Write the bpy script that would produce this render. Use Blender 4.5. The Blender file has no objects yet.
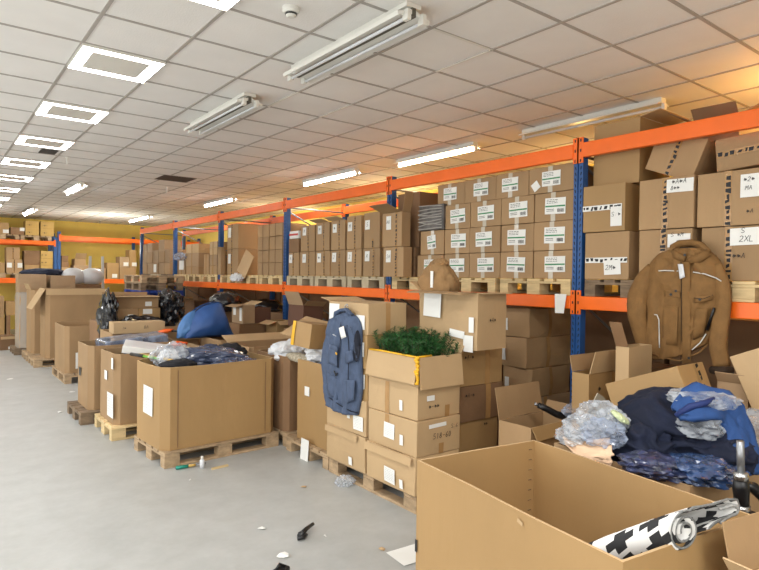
import bpy, math, random
from mathutils import Vector, Matrix, noise as mn
import numpy as np
random.seed(7)
S = bpy.context.scene
COL = S.collection
PI = math.pi

# ------------------------------------------------------------------ camera
CX, CY, FL, H = 379.5, 285.0, 590.06, 1.773
_y, _p, _r = [math.radians(a) for a in (37.578, 0.7655, 0.75)]
FWD = Vector((math.sin(_y)*math.cos(_p), math.cos(_y)*math.cos(_p), -math.sin(_p)))
RT0 = Vector((math.cos(_y), -math.sin(_y), 0))
UP0 = RT0.cross(FWD)
RGT = RT0*math.cos(_r) + UP0*math.sin(_r)
UPV = UP0*math.cos(_r) - RT0*math.sin(_r)
cam_d = bpy.data.cameras.new('camera')
cam = bpy.data.objects.new('camera', cam_d)
COL.objects.link(cam)
M = Matrix((RGT, UPV, -FWD)).transposed().to_4x4()
M.translation = (0, 0, H)
cam.matrix_world = M
cam_d.sensor_width = 36
cam_d.lens = 36*FL/759
cam_d.clip_start = 0.05
S.camera = cam
# surveying helpers: the point where the sight line of a spot meets a known real plane
def _ray(x, y): return FWD*FL + RGT*(x-CX) - UPV*(y-CY)
def on_x(x, y, X): r = _ray(x, y); return Vector((0, 0, H)) + r*(X/r.x)
def on_y(x, y, Y): r = _ray(x, y); return Vector((0, 0, H)) + r*(Y/r.y)
def on_z(x, y, Z): r = _ray(x, y); return Vector((0, 0, H)) + r*((Z-H)/r.z)

# ------------------------------------------------------------------ light
S.view_settings.view_transform = 'Standard'
S.view_settings.look = 'None'
S.view_settings.gamma = 1
S.view_settings.exposure = 0.22
CEIL = 3.463
W = bpy.data.worlds.new('world'); S.world = W; W.use_nodes = True
W.node_tree.nodes['Background'].inputs[0].default_value = (0.9, 0.93, 1, 1)
W.node_tree.nodes['Background'].inputs[1].default_value = 0.25
def area(name, loc, sx, sy, power, col, rot=(0, 0, 0)):
    l = bpy.data.lights.new(name, 'AREA'); l.shape = 'RECTANGLE'; l.size = sx; l.size_y = sy
    l.energy = power; l.color = col
    o = bpy.data.objects.new(name, l); o.location = loc; o.rotation_euler = rot; COL.objects.link(o)
    return o
LED_POWER = 15.0
# ceiling panels of the rows the photo does not reach (beside and behind the camera)
for yy in (-2.6, -0.8, 1.1):
    area('ceiling_panel_light', (1.2, yy, CEIL-0.03), .56, .56, 38, (1, .99, .96))
for yy in (-2.6, .4, 3.4, 6.4, 9.4, 12.4, 15.4, 18):
    area('ceiling_panel_light', (-2.4, yy, CEIL-0.03), .56, .9, 60, (.98, .99, 1))
# warm lamps of the aisle behind the racks, last one an added fill
def point(name, loc, power, col, r=.12):
    l = bpy.data.lights.new(name, 'POINT'); l.energy = power; l.color = col; l.shadow_soft_size = r
    o = bpy.data.objects.new(name, l); o.location = loc; COL.objects.link(o)
WARM = (1.0, .55, .14)
point('warm_light', (5.7, 1.45, 3.08), 40, WARM)
point('warm_light', (6.9, 4.6, 3.05), 16, (1, .62, .22))
point('warm_light', (6.9, 8.6, 3.05), 30, (1, .70, .32))
point('warm_light', (6.9, 13.0, 3.05), 30, (1, .76, .42))
point('warm_light', (4.2, 18.2, 2.5), 60, (1, .95, .8))  # added fill that brightens the back wall, no lamp hangs there
# added cool fill light from behind and from the left, no window stands there
area('cool_fill', (-.5, -4.35, 1.9), 6.5, 1.9, 60, (.90, .96, 1.0), (math.radians(90), 0, 0))
area('cool_fill', (-4.3, 5.0, 1.9), 1.9, 12, 190, (.92, .97, 1.0), (0, math.radians(-90), 0))

# ------------------------------------------------------------------ materials
def lin(c):
    return tuple((x/255/12.92 if x/255 <= .04045 else ((x/255+.055)/1.055)**2.4) for x in c)
MATS = {}
def mat(name, rgb, rough=.7, var=.0, vscale=3, bump=0, bscale=60, metal=0, stretch=(1, 1, 1), objvar=0, spec=None,
        emit=0, alpha=1, rgb2=None, coat=0, detail=4):
    if name in MATS: return MATS[name]
    m = bpy.data.materials.new(name); m.use_nodes = True
    nt = m.node_tree; N = nt.nodes; L = nt.links
    b = N['Principled BSDF']
    b.inputs['Roughness'].default_value = rough; b.inputs['Metallic'].default_value = metal
    if spec is not None: b.inputs['Specular IOR Level'].default_value = spec
    c = lin(rgb)
    b.inputs['Base Color'].default_value = (*c, 1)
    tc = N.new('ShaderNodeTexCoord'); mp = N.new('ShaderNodeMapping'); mp.inputs['Scale'].default_value = stretch
    L.new(tc.outputs['Object'], mp.inputs[0])
    if var or objvar or rgb2:
        nz = N.new('ShaderNodeTexNoise'); nz.inputs['Scale'].default_value = vscale; nz.inputs['Detail'].default_value = detail
        L.new(mp.outputs[0], nz.inputs['Vector'])
        rp = N.new('ShaderNodeValToRGB')
        c2 = lin(rgb2) if rgb2 else tuple(min(1, x*(1+var)) for x in c)
        c1 = c if rgb2 else tuple(x*(1-var) for x in c)
        rp.color_ramp.elements[0].position = .35; rp.color_ramp.elements[1].position = .65
        rp.color_ramp.elements[0].color = (*c1, 1); rp.color_ramp.elements[1].color = (*c2, 1)
        L.new(nz.outputs['Fac'], rp.inputs[0])
        out = rp.outputs[0]
        if objvar:
            oi = N.new('ShaderNodeObjectInfo'); hs = N.new('ShaderNodeHueSaturation')
            mr = N.new('ShaderNodeMapRange'); mr.inputs['To Min'].default_value = 1-objvar; mr.inputs['To Max'].default_value = 1+objvar
            L.new(oi.outputs['Random'], mr.inputs['Value']); L.new(mr.outputs[0], hs.inputs['Value'])
            L.new(out, hs.inputs['Color']); out = hs.outputs[0]
        L.new(out, b.inputs['Base Color'])
    if bump:
        n2 = N.new('ShaderNodeTexNoise'); n2.inputs['Scale'].default_value = bscale; n2.inputs['Detail'].default_value = 5
        L.new(mp.outputs[0], n2.inputs['Vector'])
        bp = N.new('ShaderNodeBump'); bp.inputs['Strength'].default_value = bump; bp.inputs['Distance'].default_value = .02
        L.new(n2.outputs['Fac'], bp.inputs['Height']); L.new(bp.outputs[0], b.inputs['Normal'])
    if emit:
        b.inputs['Emission Color'].default_value = (*c, 1); b.inputs['Emission Strength'].default_value = emit
    if alpha < 1: b.inputs['Alpha'].default_value = alpha
    if coat: b.inputs['Coat Weight'].default_value = coat
    MATS[name] = m
    return m
CARD = mat('cardboard tan', (168, 136, 98), .75, .07, 2.2, .12, 30, objvar=.09, stretch=(1, 1, .35))
CARD_L = mat('cardboard light', (190, 160, 120), .72, .06, 2, .12, 30, objvar=.05, stretch=(1, 1, .35))
CARD_G = mat('cardboard golden', (168, 134, 88), .62, .06, 1.4, .12, 18, objvar=.04, stretch=(1, 1, .3))
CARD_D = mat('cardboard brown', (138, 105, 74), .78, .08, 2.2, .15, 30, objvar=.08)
CARD_GREY = mat('cardboard greyish', (168, 140, 108), .75, .07, 2, .12, 30, objvar=.07)
CARD_IN = mat('cardboard inside', (158, 128, 88), .8, .05, 2, .08, 30)
WOOD_L = mat('pine light', (214, 188, 140), .7, .16, 3, .2, 40, objvar=.08, stretch=(1, 1, 6))
WOOD = mat('pine weathered', (176, 150, 118), .8, .2, 4, .25, 40, objvar=.12, stretch=(3, 1, 6))
WOOD_D = mat('pine dark', (128, 108, 86), .85, .22, 4, .25, 40, objvar=.12, stretch=(3, 1, 6))
WOOD_W = mat('pine whitish', (190, 176, 148), .8, .1, 4, .2, 40, objvar=.05)
WOOD_B = mat('painted blue wood', (28, 62, 150), .6, .15, 5, .1, 40)
BLUE = mat('blue rack paint', (34, 82, 142), .42, .08, 8, .03, 50)
ORANGE = mat('orange rack paint', (250, 112, 26), .38, .04, 5, .02, 50)
STEEL = mat('galvanised steel', (150, 152, 155), .4, .1, 20, metal=.7)
HOLE = mat('slot shadowed steel', (14, 22, 40), .8)
PAPER = mat('white paper', (236, 236, 232), .6)
INK = mat('black ink', (30, 30, 32), .6)
GREEN = mat('green print', (58, 140, 88), .6)
TAPE = mat('brown packing tape', (176, 136, 88), .25, .05, 20)
TAPE_W = mat('clear tape', (200, 190, 172), .15)
WHITE = mat('white enamel', (228, 226, 218), .35)
PLAST_W = mat('white plastic', (222, 224, 228), .3, .05, 6, .05, 20)
BLACK = mat('black plastic', (20, 20, 22), .38)
BLACKF = mat('black film', (26, 28, 33), .14, .2, 10, .2, 6, coat=.5)
NAVY = mat('navy fleece', (13, 22, 46), .9, .2, 5, .12, 40)
ROYAL = mat('royal blue cloth', (36, 72, 128), .8, .12, 6, .2, 40)
DENIM = mat('slate blue workwear', (74, 88, 114), .85, .12, 18, .3, 140)
DENIM_D = mat('dark navy lining', (24, 28, 42), .85)
KHAKI = mat('brown duck canvas', (132, 96, 52), .8, .1, 14, .3, 150)
KHAKI_D = mat('dark brown trim', (60, 44, 30), .8)
PIPING = mat('reflective piping', (214, 214, 208), .4)
SLATE = mat('grey-blue wrapped cloth', (66, 76, 102), .25, .3, 11, .2, 14, coat=.8)
TENT = mat('blue tent nylon', (44, 84, 146), .5, .1, 5, .15, 20)
TENT_L = mat('light blue tent nylon', (74, 122, 180), .5)
YELLOWP = mat('yellow plastic liner', (232, 176, 30), .35, .1, 12, .3, 30)
ORNP = mat('orange plastic', (240, 100, 24), .4)
TEAL = mat('green plastic', (30, 140, 120), .4)
METAL = mat('bare metal', (190, 190, 190), .25, metal=.9)
PINK = mat('kraft packing paper', (222, 188, 156), .7, .06, 6)
def film(name, rgb, alpha, rough=.12):
    m = bpy.data.materials.new(name); m.use_nodes = True; nt = m.node_tree; N = nt.nodes; L = nt.links
    b = N['Principled BSDF']; b.inputs['Base Color'].default_value = (*lin(rgb), 1); b.inputs['Roughness'].default_value = rough
    tc = N.new('ShaderNodeTexCoord'); nz = N.new('ShaderNodeTexNoise'); nz.inputs['Scale'].default_value = 7; nz.inputs['Detail'].default_value = 2
    L.new(tc.outputs['Object'], nz.inputs['Vector'])
    mr = N.new('ShaderNodeMapRange'); mr.inputs['From Min'].default_value = .35; mr.inputs['From Max'].default_value = .65
    mr.inputs['To Min'].default_value = alpha*.5; mr.inputs['To Max'].default_value = min(1, alpha*1.6)
    L.new(nz.outputs['Fac'], mr.inputs['Value']); L.new(mr.outputs[0], b.inputs['Alpha'])
    bp = N.new('ShaderNodeBump'); bp.inputs['Strength'].default_value = .25; bp.inputs['Distance'].default_value = .03
    L.new(nz.outputs['Fac'], bp.inputs['Height']); L.new(bp.outputs[0], b.inputs['Normal'])
    MATS[name] = m; return m
FILM = film('clear crumpled film', (206, 212, 220), .38)
FILM_D = film('clear film over dark', (170, 182, 205), .42)
WRAP = mat('stretch wrap', (222, 218, 210), .3, alpha=.38)

# ------------------------------------------------------------------ mesh helpers
class MB:
    def __init__(s): s.v = []; s.f = []; s.m = []
    def add(s, vs, fs, m=0):
        o = len(s.v); s.v += [tuple(p) for p in vs]; s.f += [tuple(i+o for i in f) for f in fs]; s.m += [m]*len(fs); return s
    def box(s, x0, x1, y0, y1, z0, z1, m=0):
        return s.add([(x0,y0,z0),(x1,y0,z0),(x1,y1,z0),(x0,y1,z0),(x0,y0,z1),(x1,y0,z1),(x1,y1,z1),(x0,y1,z1)],
                     [(0,3,2,1),(4,5,6,7),(0,1,5,4),(1,2,6,5),(2,3,7,6),(3,0,4,7)], m)
    def hexa(s, b, t, m=0):   # bottom 4, top 4 corners
        return s.add(list(b)+list(t), [(0,3,2,1),(4,5,6,7),(0,1,5,4),(1,2,6,5),(2,3,7,6),(3,0,4,7)], m)
    def tube(s, pts, r, n=8, m=0, cap=True, flat=1.0):
        pts = [Vector(p) for p in pts]; k = len(pts); rs = r if isinstance(r, (list, tuple)) else [r]*k
        vs = []; up = None
        for i, p in enumerate(pts):
            t = (pts[min(i+1, k-1)]-pts[max(i-1, 0)]).normalized()
            if up is None:
                up = Vector((0, 0, 1)) if abs(t.z) < .9 else Vector((1, 0, 0))
            a = t.cross(up).normalized(); up = a.cross(t).normalized()
            for j in range(n):
                q = 2*PI*j/n; vs.append(p+(a*math.cos(q)+up*math.sin(q)*flat)*rs[i])
        fs = [(i*n+j, i*n+(j+1) % n, (i+1)*n+(j+1) % n, (i+1)*n+j) for i in range(k-1) for j in range(n)]
        if cap: fs += [tuple(range(n-1, -1, -1)), tuple((k-1)*n+j for j in range(n))]
        return s.add(vs, fs, m)
    def grid(s, P, m=0, close=False):   # P[i][j] points
        a, b = len(P), len(P[0]); vs = [p for r in P for p in r]
        fs = [(i*b+j, i*b+j+1, (i+1)*b+j+1, (i+1)*b+j) for i in range(a-1) for j in range(b-1)]
        return s.add(vs, fs, m)
    def build(s, name, mats, parent=None, smooth=False, bevel=0, loc=None, rot=None, solid=0, merge=False):
        me = bpy.data.meshes.new(name)
        me.from_pydata(s.v, [], s.f)
        if not isinstance(mats, (list, tuple)): mats = [mats]
        for x in mats: me.materials.append(x)
        if len(mats) > 1: me.polygons.foreach_set('material_index', s.m)
        if merge:
            import bmesh
            bm = bmesh.new(); bm.from_mesh(me); bmesh.ops.remove_doubles(bm, verts=bm.verts, dist=1e-5)
            bmesh.ops.recalc_face_normals(bm, faces=bm.faces); bm.to_mesh(me); bm.free()
        if smooth: me.polygons.foreach_set('use_smooth', [True]*len(me.polygons))
        me.update()
        o = bpy.data.objects.new(name, me); COL.objects.link(o)
        if parent: o.parent = parent
        if loc is not None: o.location = loc
        if rot is not None: o.rotation_euler = rot
        if solid:
            md = o.modifiers.new('solid', 'SOLIDIFY'); md.thickness = solid; md.offset = 0
        if bevel:
            md = o.modifiers.new('bevel', 'BEVEL'); md.width = bevel; md.segments = 2; md.limit_method = 'ANGLE'; md.angle_limit = .6
        return o
def tag(o, label, cat, group=None, kind=None):
    o['label'] = label; o['category'] = cat
    if group: o['group'] = group
    if kind: o['kind'] = kind
    return o
def thing(name, label, cat, loc=(0, 0, 0), rot=0, group=None):
    o = bpy.data.objects.new(name, None); o.empty_display_size = .1; COL.objects.link(o)
    o.location = loc; o.rotation_euler = rot if isinstance(rot, (tuple, list)) else (0, 0, rot)
    return tag(o, label, cat, group)
def struct(o): o['kind'] = 'structure'; return o
def nz(x, y, z=0): return mn.noise(Vector((x, y, z)))

# ------------------------------------------------------------------ room shell
FLOOR = mat('grey concrete floor', (178, 179, 177), .42, .045, .55, .05, 9, detail=8)
def floor_nodes():
    nt = FLOOR.node_tree; N = nt.nodes; L = nt.links; b = N['Principled BSDF']
    src = b.inputs['Base Color'].links[0].from_socket
    n = N.new('ShaderNodeTexNoise'); n.inputs['Scale'].default_value = 3.5; n.inputs['Detail'].default_value = 9; n.inputs['Roughness'].default_value = .7
    tc = N.new('ShaderNodeTexCoord'); L.new(tc.outputs['Object'], n.inputs['Vector'])
    r = N.new('ShaderNodeValToRGB'); r.color_ramp.elements[0].position = .3; r.color_ramp.elements[1].position = .7
    r.color_ramp.elements[0].color = (.86, .86, .85, 1); r.color_ramp.elements[1].color = (1.06, 1.06, 1.06, 1)
    L.new(n.outputs['Fac'], r.inputs[0])
    mx = N.new('ShaderNodeMix'); mx.data_type = 'RGBA'; mx.blend_type = 'MULTIPLY'; mx.inputs[0].default_value = 1
    L.new(src, mx.inputs[6]); L.new(r.outputs[0], mx.inputs[7]); L.new(mx.outputs[2], b.inputs['Base Color'])
floor_nodes()
struct(MB().box(-4.5, 7.8, -4.5, 21.6, -.1, 0).build('floor', FLOOR))
CEILM = mat('mineral fibre ceiling tile', (242, 239, 235), .85, .02, 3, .15, 90)
GRIDM = mat('ceiling grid', (176, 169, 162), .6)
struct(MB().box(-4.5, 7.8, -4.5, 21.6, CEIL, CEIL+.1).build('ceiling', CEILM))
g = MB()
GX, GY = 1.506, 2.974
x = GX-.6*9
while x < 7.7:
    g.box(x-.012, x+.012, -4.4, 21.5, CEIL-.006, CEIL+.001); x += .6
y = GY-.6*12
while y < 21.4:
    g.box(-4.4, 7.7, y-.012, y+.012, CEIL-.005, CEIL+.001); y += .6
struct(g.build('trim_1', GRIDM))
YEL = mat('yellow wall paint', (240, 212, 112), .8, .05, 1.5, .05, 30)
YEL2 = mat('pale wall paint', (205, 200, 188), .85)
struct(MB().box(-4.5, 7.8, 21.5, 21.6, 0, CEIL).build('wall_back', YEL))
struct(MB().box(7.7, 7.8, -4.5, 21.5, 0, CEIL).build('wall_right', YEL))
struct(MB().box(-4.6, -4.5, -4.5, 21.6, 0, CEIL).build('wall_left', YEL2))
struct(MB().box(-4.6, 7.8, -4.6, -4.5, 0, CEIL).build('wall_front', YEL2))

# ------------------------------------------------------------------ ceiling fittings
LEDM = mat('led diffuser', (255, 253, 248), .5, emit=LED_POWER)
ords = ['nearest', 'second', 'third', 'fourth', 'fifth', 'sixth', 'seventh', 'eighth', 'ninth', 'tenth']
for i in range(9):
    y0 = 2.974+1.8*i
    t = thing('led_ceiling_panel', 'square ring-shaped white LED ceiling panel, %s one of the left row' % ords[i], 'ceiling light', (1.206, y0+.3, CEIL), 0, 'square ring LED panels in a row')
    a, b = .294, .212
    for nm, m_, o_, i_, z0, z1 in (('diffuser', LEDM, a, b, -.024, -.004),):
        r = MB()
        r.box(-o_, o_, -o_, -i_, z0, z1).box(-o_, o_, i_, o_, z0, z1).box(-o_, -i_, -i_, i_, z0, z1).box(i_, o_, -i_, i_, z0, z1)
        r.build(nm, m_, t)
    r = MB(); r.box(-b, b, -b, b, -.0235, -.002); r.build('center_panel', WHITE, t)
    r = MB(); o_ = .3; r.box(-o_, o_, -o_, -a, -.025, -.002).box(-o_, o_, a, o_, -.025, -.002).box(-o_, -a, -a, a, -.025, -.002).box(a, o_, -a, a, -.025, -.002)
    r.build('frame', WHITE, t)
def tube_mat(name, rgb, e): return mat(name, rgb, .5, emit=e)
def batten(x, y0, y1, label, lit=None, z=CEIL-.0, group='fluorescent ceiling battens', twin=False):
    L_ = y1-y0
    t = thing('fluorescent_batten', label, 'ceiling light', (x, (y0+y1)/2, z), 0, group)
    h = L_/2
    if twin:
        MB().box(-.016, .016, -h, h, -.085, -.03).build('spine', mat('dark louvre', (96, 92, 80), .6), t)
        MB().box(-.06, .06, -h, h, -.03, 0).build('housing', WHITE, t, bevel=.004)
        for s in (-1, 1):
            r = MB()
            r.hexa([(s*.016, -h, -.072), (s*.125, -h, -.105), (s*.125, h, -.105), (s*.016, h, -.072)],
                   [(s*.016, -h, -.045), (s*.13, -h, -.08), (s*.13, h, -.08), (s*.016, h, -.045)])
            r.build('reflector', WHITE, t, merge=True)
            MB().tube([(s*.062, -h+.03, -.108), (s*.062, h-.03, -.108)], .011, 8).build('tube', PLAST_W, t, smooth=True)
            for e in (-1, 1):
                MB().box(s*.062-.016, s*.062+.016, e*h-.03, e*h+.02, -.125, -.06).build('lamp_holder', WHITE, t, bevel=.003)
        return t
    # single batten: box spine, angled reflector, one tube
    r = MB(); r.box(-.045, .045, -h, h, -.055, 0); r.build('housing', WHITE, t, bevel=.004)
    for s in (-1, 1):
        r = MB()
        r.hexa([(s*.045, -h, -.05), (s*.1, -h, -.072), (s*.1, h, -.072), (s*.045, h, -.05)],
               [(s*.045, -h, -.04), (s*.102, -h, -.062), (s*.102, h, -.062), (s*.045, h, -.04)])
        r.build('reflector', WHITE, t, merge=True)
    tm = PLAST_W if lit is None else lit
    MB().tube([(0, -h+.02, -.085), (0, h-.02, -.085)], .019 if lit else .014, 10).build('tube', tm, t, smooth=True)
    for e in (-1, 1): MB().box(-.022, .022, e*h-.02, e*h+.012, -.11, -.05).build('lamp_holder', WHITE, t, bevel=.003)
    return t
T_W = tube_mat('lit tube cool', (250, 252, 255), 48)
T_Y = tube_mat('lit tube warm', (255, 232, 186), 40)
batten(2.38, 2.78, 4.22, 'unlit twin fluorescent batten nearest the camera, white reflectors', twin=True)
batten(2.38, 5.1, 6.5, 'unlit twin fluorescent batten, second from the camera', twin=True)
batten(2.28, 12.0, 13.4, 'small lit fluorescent batten above the aisle, right of the LED row', T_W)
batten(2.2, 17.4, 19.2, 'lit fluorescent batten near the back wall, far left', T_W)
batten(5.4, 2.75, 4.35, 'unlit grey fluorescent batten above the rack, beside the open top cartons')
batten(5.4, 5.1, 6.6, 'warm lit fluorescent batten above the shelf of green-striped cartons', T_Y)
batten(5.3, 7.5, 9.1, 'lit fluorescent batten above the third rack bay', T_W)
batten(5.2, 11.9, 13.5, 'lit fluorescent batten above the far end of the long rack', T_W)
batten(5.0, 17.2, 19.2, 'lit fluorescent batten before the back wall, right one', T_W)
# smoke detector
t = thing('smoke_detector', 'round white smoke detector on the ceiling beside the nearest batten', 'smoke detector', (1.823, 3.32, CEIL))
MB().tube([(0, 0, 0), (0, 0, -.02), (0, 0, -.035)], [.055, .055, .045], 20).build('base', WHITE, t, smooth=False)
MB().tube([(0, 0, -.035), (0, 0, -.05), (0, 0, -.06)], [.03, .035, .022], 16).build('sensor', WHITE, t)
MB().tube([(0, 0, -.038), (0, 0, -.046)], .037, 16).build('grille', BLACK, t)
# small ceiling items
for (px, py), lb in (((67, 161), 'small white sprinkler hanging from ceiling beside the LED row'), ((100, 222), 'small dark ceiling hook before the back wall'),
                     ((167, 190), 'small ceiling sensor below the dark missing tile')):
    p = on_z(px, py, CEIL-.05)
    t = thing('ceiling_sensor', lb, 'sensor', (p.x, p.y, CEIL))
    MB().tube([(0, 0, 0), (0, 0, -.012)], .035, 12).build('plate', WHITE, t)
    MB().tube([(0, 0, -.012), (0, 0, -.1)], .012, 8).build('stem', STEEL if 'hook' in lb else WHITE, t)
r = MB(); r.box(-.28, .28, -.28, .28, -.008, 0)
tag(r.build('ceiling_opening', mat('open ceiling void', (60, 44, 34), .9), loc=(3.49, 10.47, CEIL)), 'dark brown square where a ceiling tile is missing', 'ceiling opening')
r = MB(); r.box(-.1, .1, -.16, .16, -.01, 0)
tag(r.build('ceiling_vent', mat('dark vent', (70, 64, 60), .8), loc=(1.35, 9.35, CEIL)), 'small dark vent in the ceiling by the third LED panel', 'vent')
# white tile edge strips
for k, (x0, y0, x1, y1) in enumerate([(3.306, 2.98, 3.306, 3.56), (3.306, 4.78, 3.306, 5.36), (2.706, 4.78, 2.706, 5.36), (2.73, 2.974, 3.3, 2.974)]):
    struct(MB().box(x0-.012, x1+.012, y0-.01, y1+.01, CEIL-.009, CEIL-.006).build('trim_%d' % (k+2), WHITE))

# ------------------------------------------------------------------ racking
def post(parent, x, y, z0, z1, col=BLUE, face=-1, slots=True):
    o = MB(); w = .045
    # C-section: two flanges and a web with a centre groove on the aisle side
    o.box(x, x+.018, y-w, y-.008, z0, z1).box(x, x+.018, y+.008, y+w, z0, z1).box(x+.012, x+.02, y-.01, y+.01, z0, z1)
    o.box(x+.018, x+.075, y-w, y-w+.004, z0, z1).box(x+.018, x+.075, y+w-.004, y+w, z0, z1)
    if slots:
        s = o; z = z0+.04
        while z < z1-.03:
            for sg in (-1, 1):
                yc = y+sg*.026
                s.add([(x-.0012, yc-.006+sg*.004, z+.014), (x-.0012, yc+.006+sg*.004, z+.014), (x-.0012, yc+.004-sg*.003, z-.014), (x-.0012, yc-.004-sg*.003, z-.014)], [(0, 1, 2, 3)], 1)
            z += .05
    p = o.build('post', [col, HOLE], parent)
    MB().box(x-.01, x+.09, y-.055, y+.055, 0 if z0 < .1 else z0, .006 if z0 < .1 else z0+.006).build('foot_plate', col, p)
    return p
def beam(parent, x, y0, y1, zb, zt, mid=ORANGE):
    o = MB(); o.box(x-.022, x+.03, y0, y1, zb, zt)
    b = o.build('beam', mid, parent, bevel=.006)
    # pressed ledge line
    for (ya, yb) in ((y0-.042, y0+.004), (y1-.004, y1+.042)):
        c = MB(); c.box(x-.012, x-.002, ya, yb, zb-.045, zt+.05).box(x-.012, x+.05, (ya if ya < y0-.01 else yb-.004), (ya+.004 if ya < y0-.01 else yb), zb-.045, zt+.05)
        s = c
        ym = (ya+yb)/2
        for zz in (zb-.025, (zb+zt)/2, zt+.025):
            s.box(x-.0135, x-.012, ym-.006, ym+.006, zz-.012, zz+.012, 1)
        c.build('beam_connector', [mid, HOLE], b)
    return b
XR = 4.489; BAY = 2.635; Y0 = 3.024; XB = 5.6
rack = thing('pallet_rack', 'long blue and orange pallet rack running along the right side', 'rack', (0, 0, 0))
posts = [Y0+BAY*k for k in range(-1, 6)]
for yy in posts:
    post(rack, XR, yy, 0, 3.0)
    post(rack, XB, yy, 0, 3.0, slots=False)
    # frame bracing
    zs = [.25, .95, 1.65, 2.25, 2.85]
    for a in range(len(zs)):
        MB().tube([(XR+.06, yy, zs[a]), (XB, yy, zs[a])], .013, 6).build('brace', STEEL, rack)
    for a in range(len(zs)-1):
        MB().tube([(XR+.06, yy, zs[a+1]-.06) if a % 2 else (XR+.06, yy, zs[a+1]-.08), (XB, yy, zs[a]+.05)], .012, 6).build('brace', STEEL, rack)
for k in range(6):
    ya, yb = posts[k]+.046, posts[k+1]-.046
    for xx in (XR, XB):
        beam(rack, xx, ya, yb, 2.827, 2.952)
        beam(rack, xx, ya, yb, 1.518, 1.631)
# back racks along the far wall
YBK = 20.0
def rack_x(label, xs, levels, y=YBK):
    r = thing('pallet_rack', label, 'rack', (0, 0, 0))
    for x in xs:
        o = MB(); o.box(x-.045, x+.045, y, y+.07, 0, max(l[1] for l in levels)+.12); o.build('post', BLUE, r)
        o = MB(); o.box(x-.045, x+.045, y+1.0, y+1.07, 0, max(l[1] for l in levels)+.12); o.build('post', BLUE, r)
    for a in range(len(xs)-1):
        for zb, zt in levels:
            for yy in (y-.02, y+1.05):
                b = MB().box(xs[a]+.04, xs[a+1]-.04, yy, yy+.05, zb, zt).build('beam', ORANGE, r, bevel=.006)
                for e in (xs[a]+.02, xs[a+1]-.02):
                    MB().box(e-.025, e+.025, yy-.012, yy-.002, zb-.04, zt+.04).build('beam_connector', ORANGE, b)
    return r
rack_x('blue and orange pallet rack by the back wall, left of the yellow gap', [.4, 3.09], [(2.60, 2.72), (1.46, 1.61)])
rack_x('orange-beamed rack before the yellow back wall, right of the left rack', [3.19, 5.6, 7.5], [(2.77, 2.9), (1.46, 1.60)])

# ------------------------------------------------------------------ pallets
def pallet_proto(m, m2=None):
    m2 = m2 or m
    parts = []
    def P(nm, o, mm): parts.append((nm, o, mm))
    for yy, wd in ((-.3275, .145), (-.17, .1), (0, .145), (.17, .1), (.3275, .145)):
        P('deck_board', MB().box(-.6, .6, yy-wd/2, yy+wd/2, .122, .144), m)
    for xx in (-.5275, 0, .5275):
        P('cross_board', MB().box(xx-.0725, xx+.0725, -.4, .4, .1, .1215), m)
        for yy, wd in ((-.35, .1), (0, .145), (.35, .1)):
            P('block', MB().box(xx-.0725, xx+.0725, yy-wd/2, yy+wd/2, .0225, .0995), m2)
    for yy, wd in ((-.35, .1), (0, .145), (.35, .1)):
        P('skid_board', MB().box(-.6, .6, yy-wd/2, yy+wd/2, 0, .022), m)
    root = thing('wooden_pallet', 'pallet', 'pallet', (0, 0, -50))
    for nm, o, mm in parts: o.build(nm, mm, root, bevel=.003)
    return root
PROTO = {}
def pallet(x, y, z, label, kind='w', along='x', group='wooden pallets', jit=.01):
    if kind not in PROTO:
        mm = {'w': (WOOD, WOOD), 'l': (WOOD_L, WOOD_L), 'd': (WOOD_D, WOOD_D), 'W': (WOOD_W, WOOD_W), 'b': (WOOD_B, WOOD_B)}[kind]
        r = pallet_proto(*mm); PROTO[kind] = list(r.children); first = True
    else:
        r = None
    if r is None:
        r = thing('wooden_pallet', label, 'pallet', (0, 0, 0))
        for c in PROTO[kind]:
            d = c.copy(); COL.objects.link(d); d.parent = r
    r.location = (x, y, z); r.rotation_euler = (0, 0, (0 if along == 'x' else PI/2)+random.uniform(-jit, jit))
    tag(r, label, 'pallet', group)
    return r

# ------------------------------------------------------------------ cartons
GLY = {'S': [[(1,.85),(.7,1),(.2,.95),(0,.75),(.3,.52),(.8,.42),(1,.2),(.6,0),(0,.1)]], 'X': [[(0,1),(1,0)],[(1,1),(0,0)]],
       'L': [[(0,1),(0,0),(.9,0)]], '2': [[(0,.8),(.4,1),(.9,.8),(.7,.45),(0,0),(1,0)]], 'M': [[(0,0),(.1,1),(.5,.4),(.9,1),(1,0)]],
       '5': [[(.9,1),(.15,1),(.1,.55),(.7,.6),(.9,.25),(.5,0),(0,.1)]], '1': [[(.3,.8),(.5,1),(.5,0)]], '8': [[(.5,.52),(.1,.75),(.5,1),(.9,.75),(.5,.52),(0,.22),(.5,0),(1,.22),(.5,.52)]],
       '-': [[(.1,.45),(.9,.5)]], '6': [[(.8,1),(.2,.6),(.1,.2),(.5,0),(.9,.25),(.5,.5),(.15,.35)]], '0': [[(.5,1),(.1,.6),(.2,.1),(.6,0),(.95,.5),(.5,1)]],
       'A': [[(0,0),(.5,1),(1,0)],[(.2,.4),(.8,.4)]], ':': [[(.5,.7),(.5,.62)],[(.5,.3),(.5,.22)]], '~': [[(0,.3),(.2,.8),(.35,.1),(.5,.7),(.65,.2),(.8,.6),(1,.3)]], ' ': []}
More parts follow.
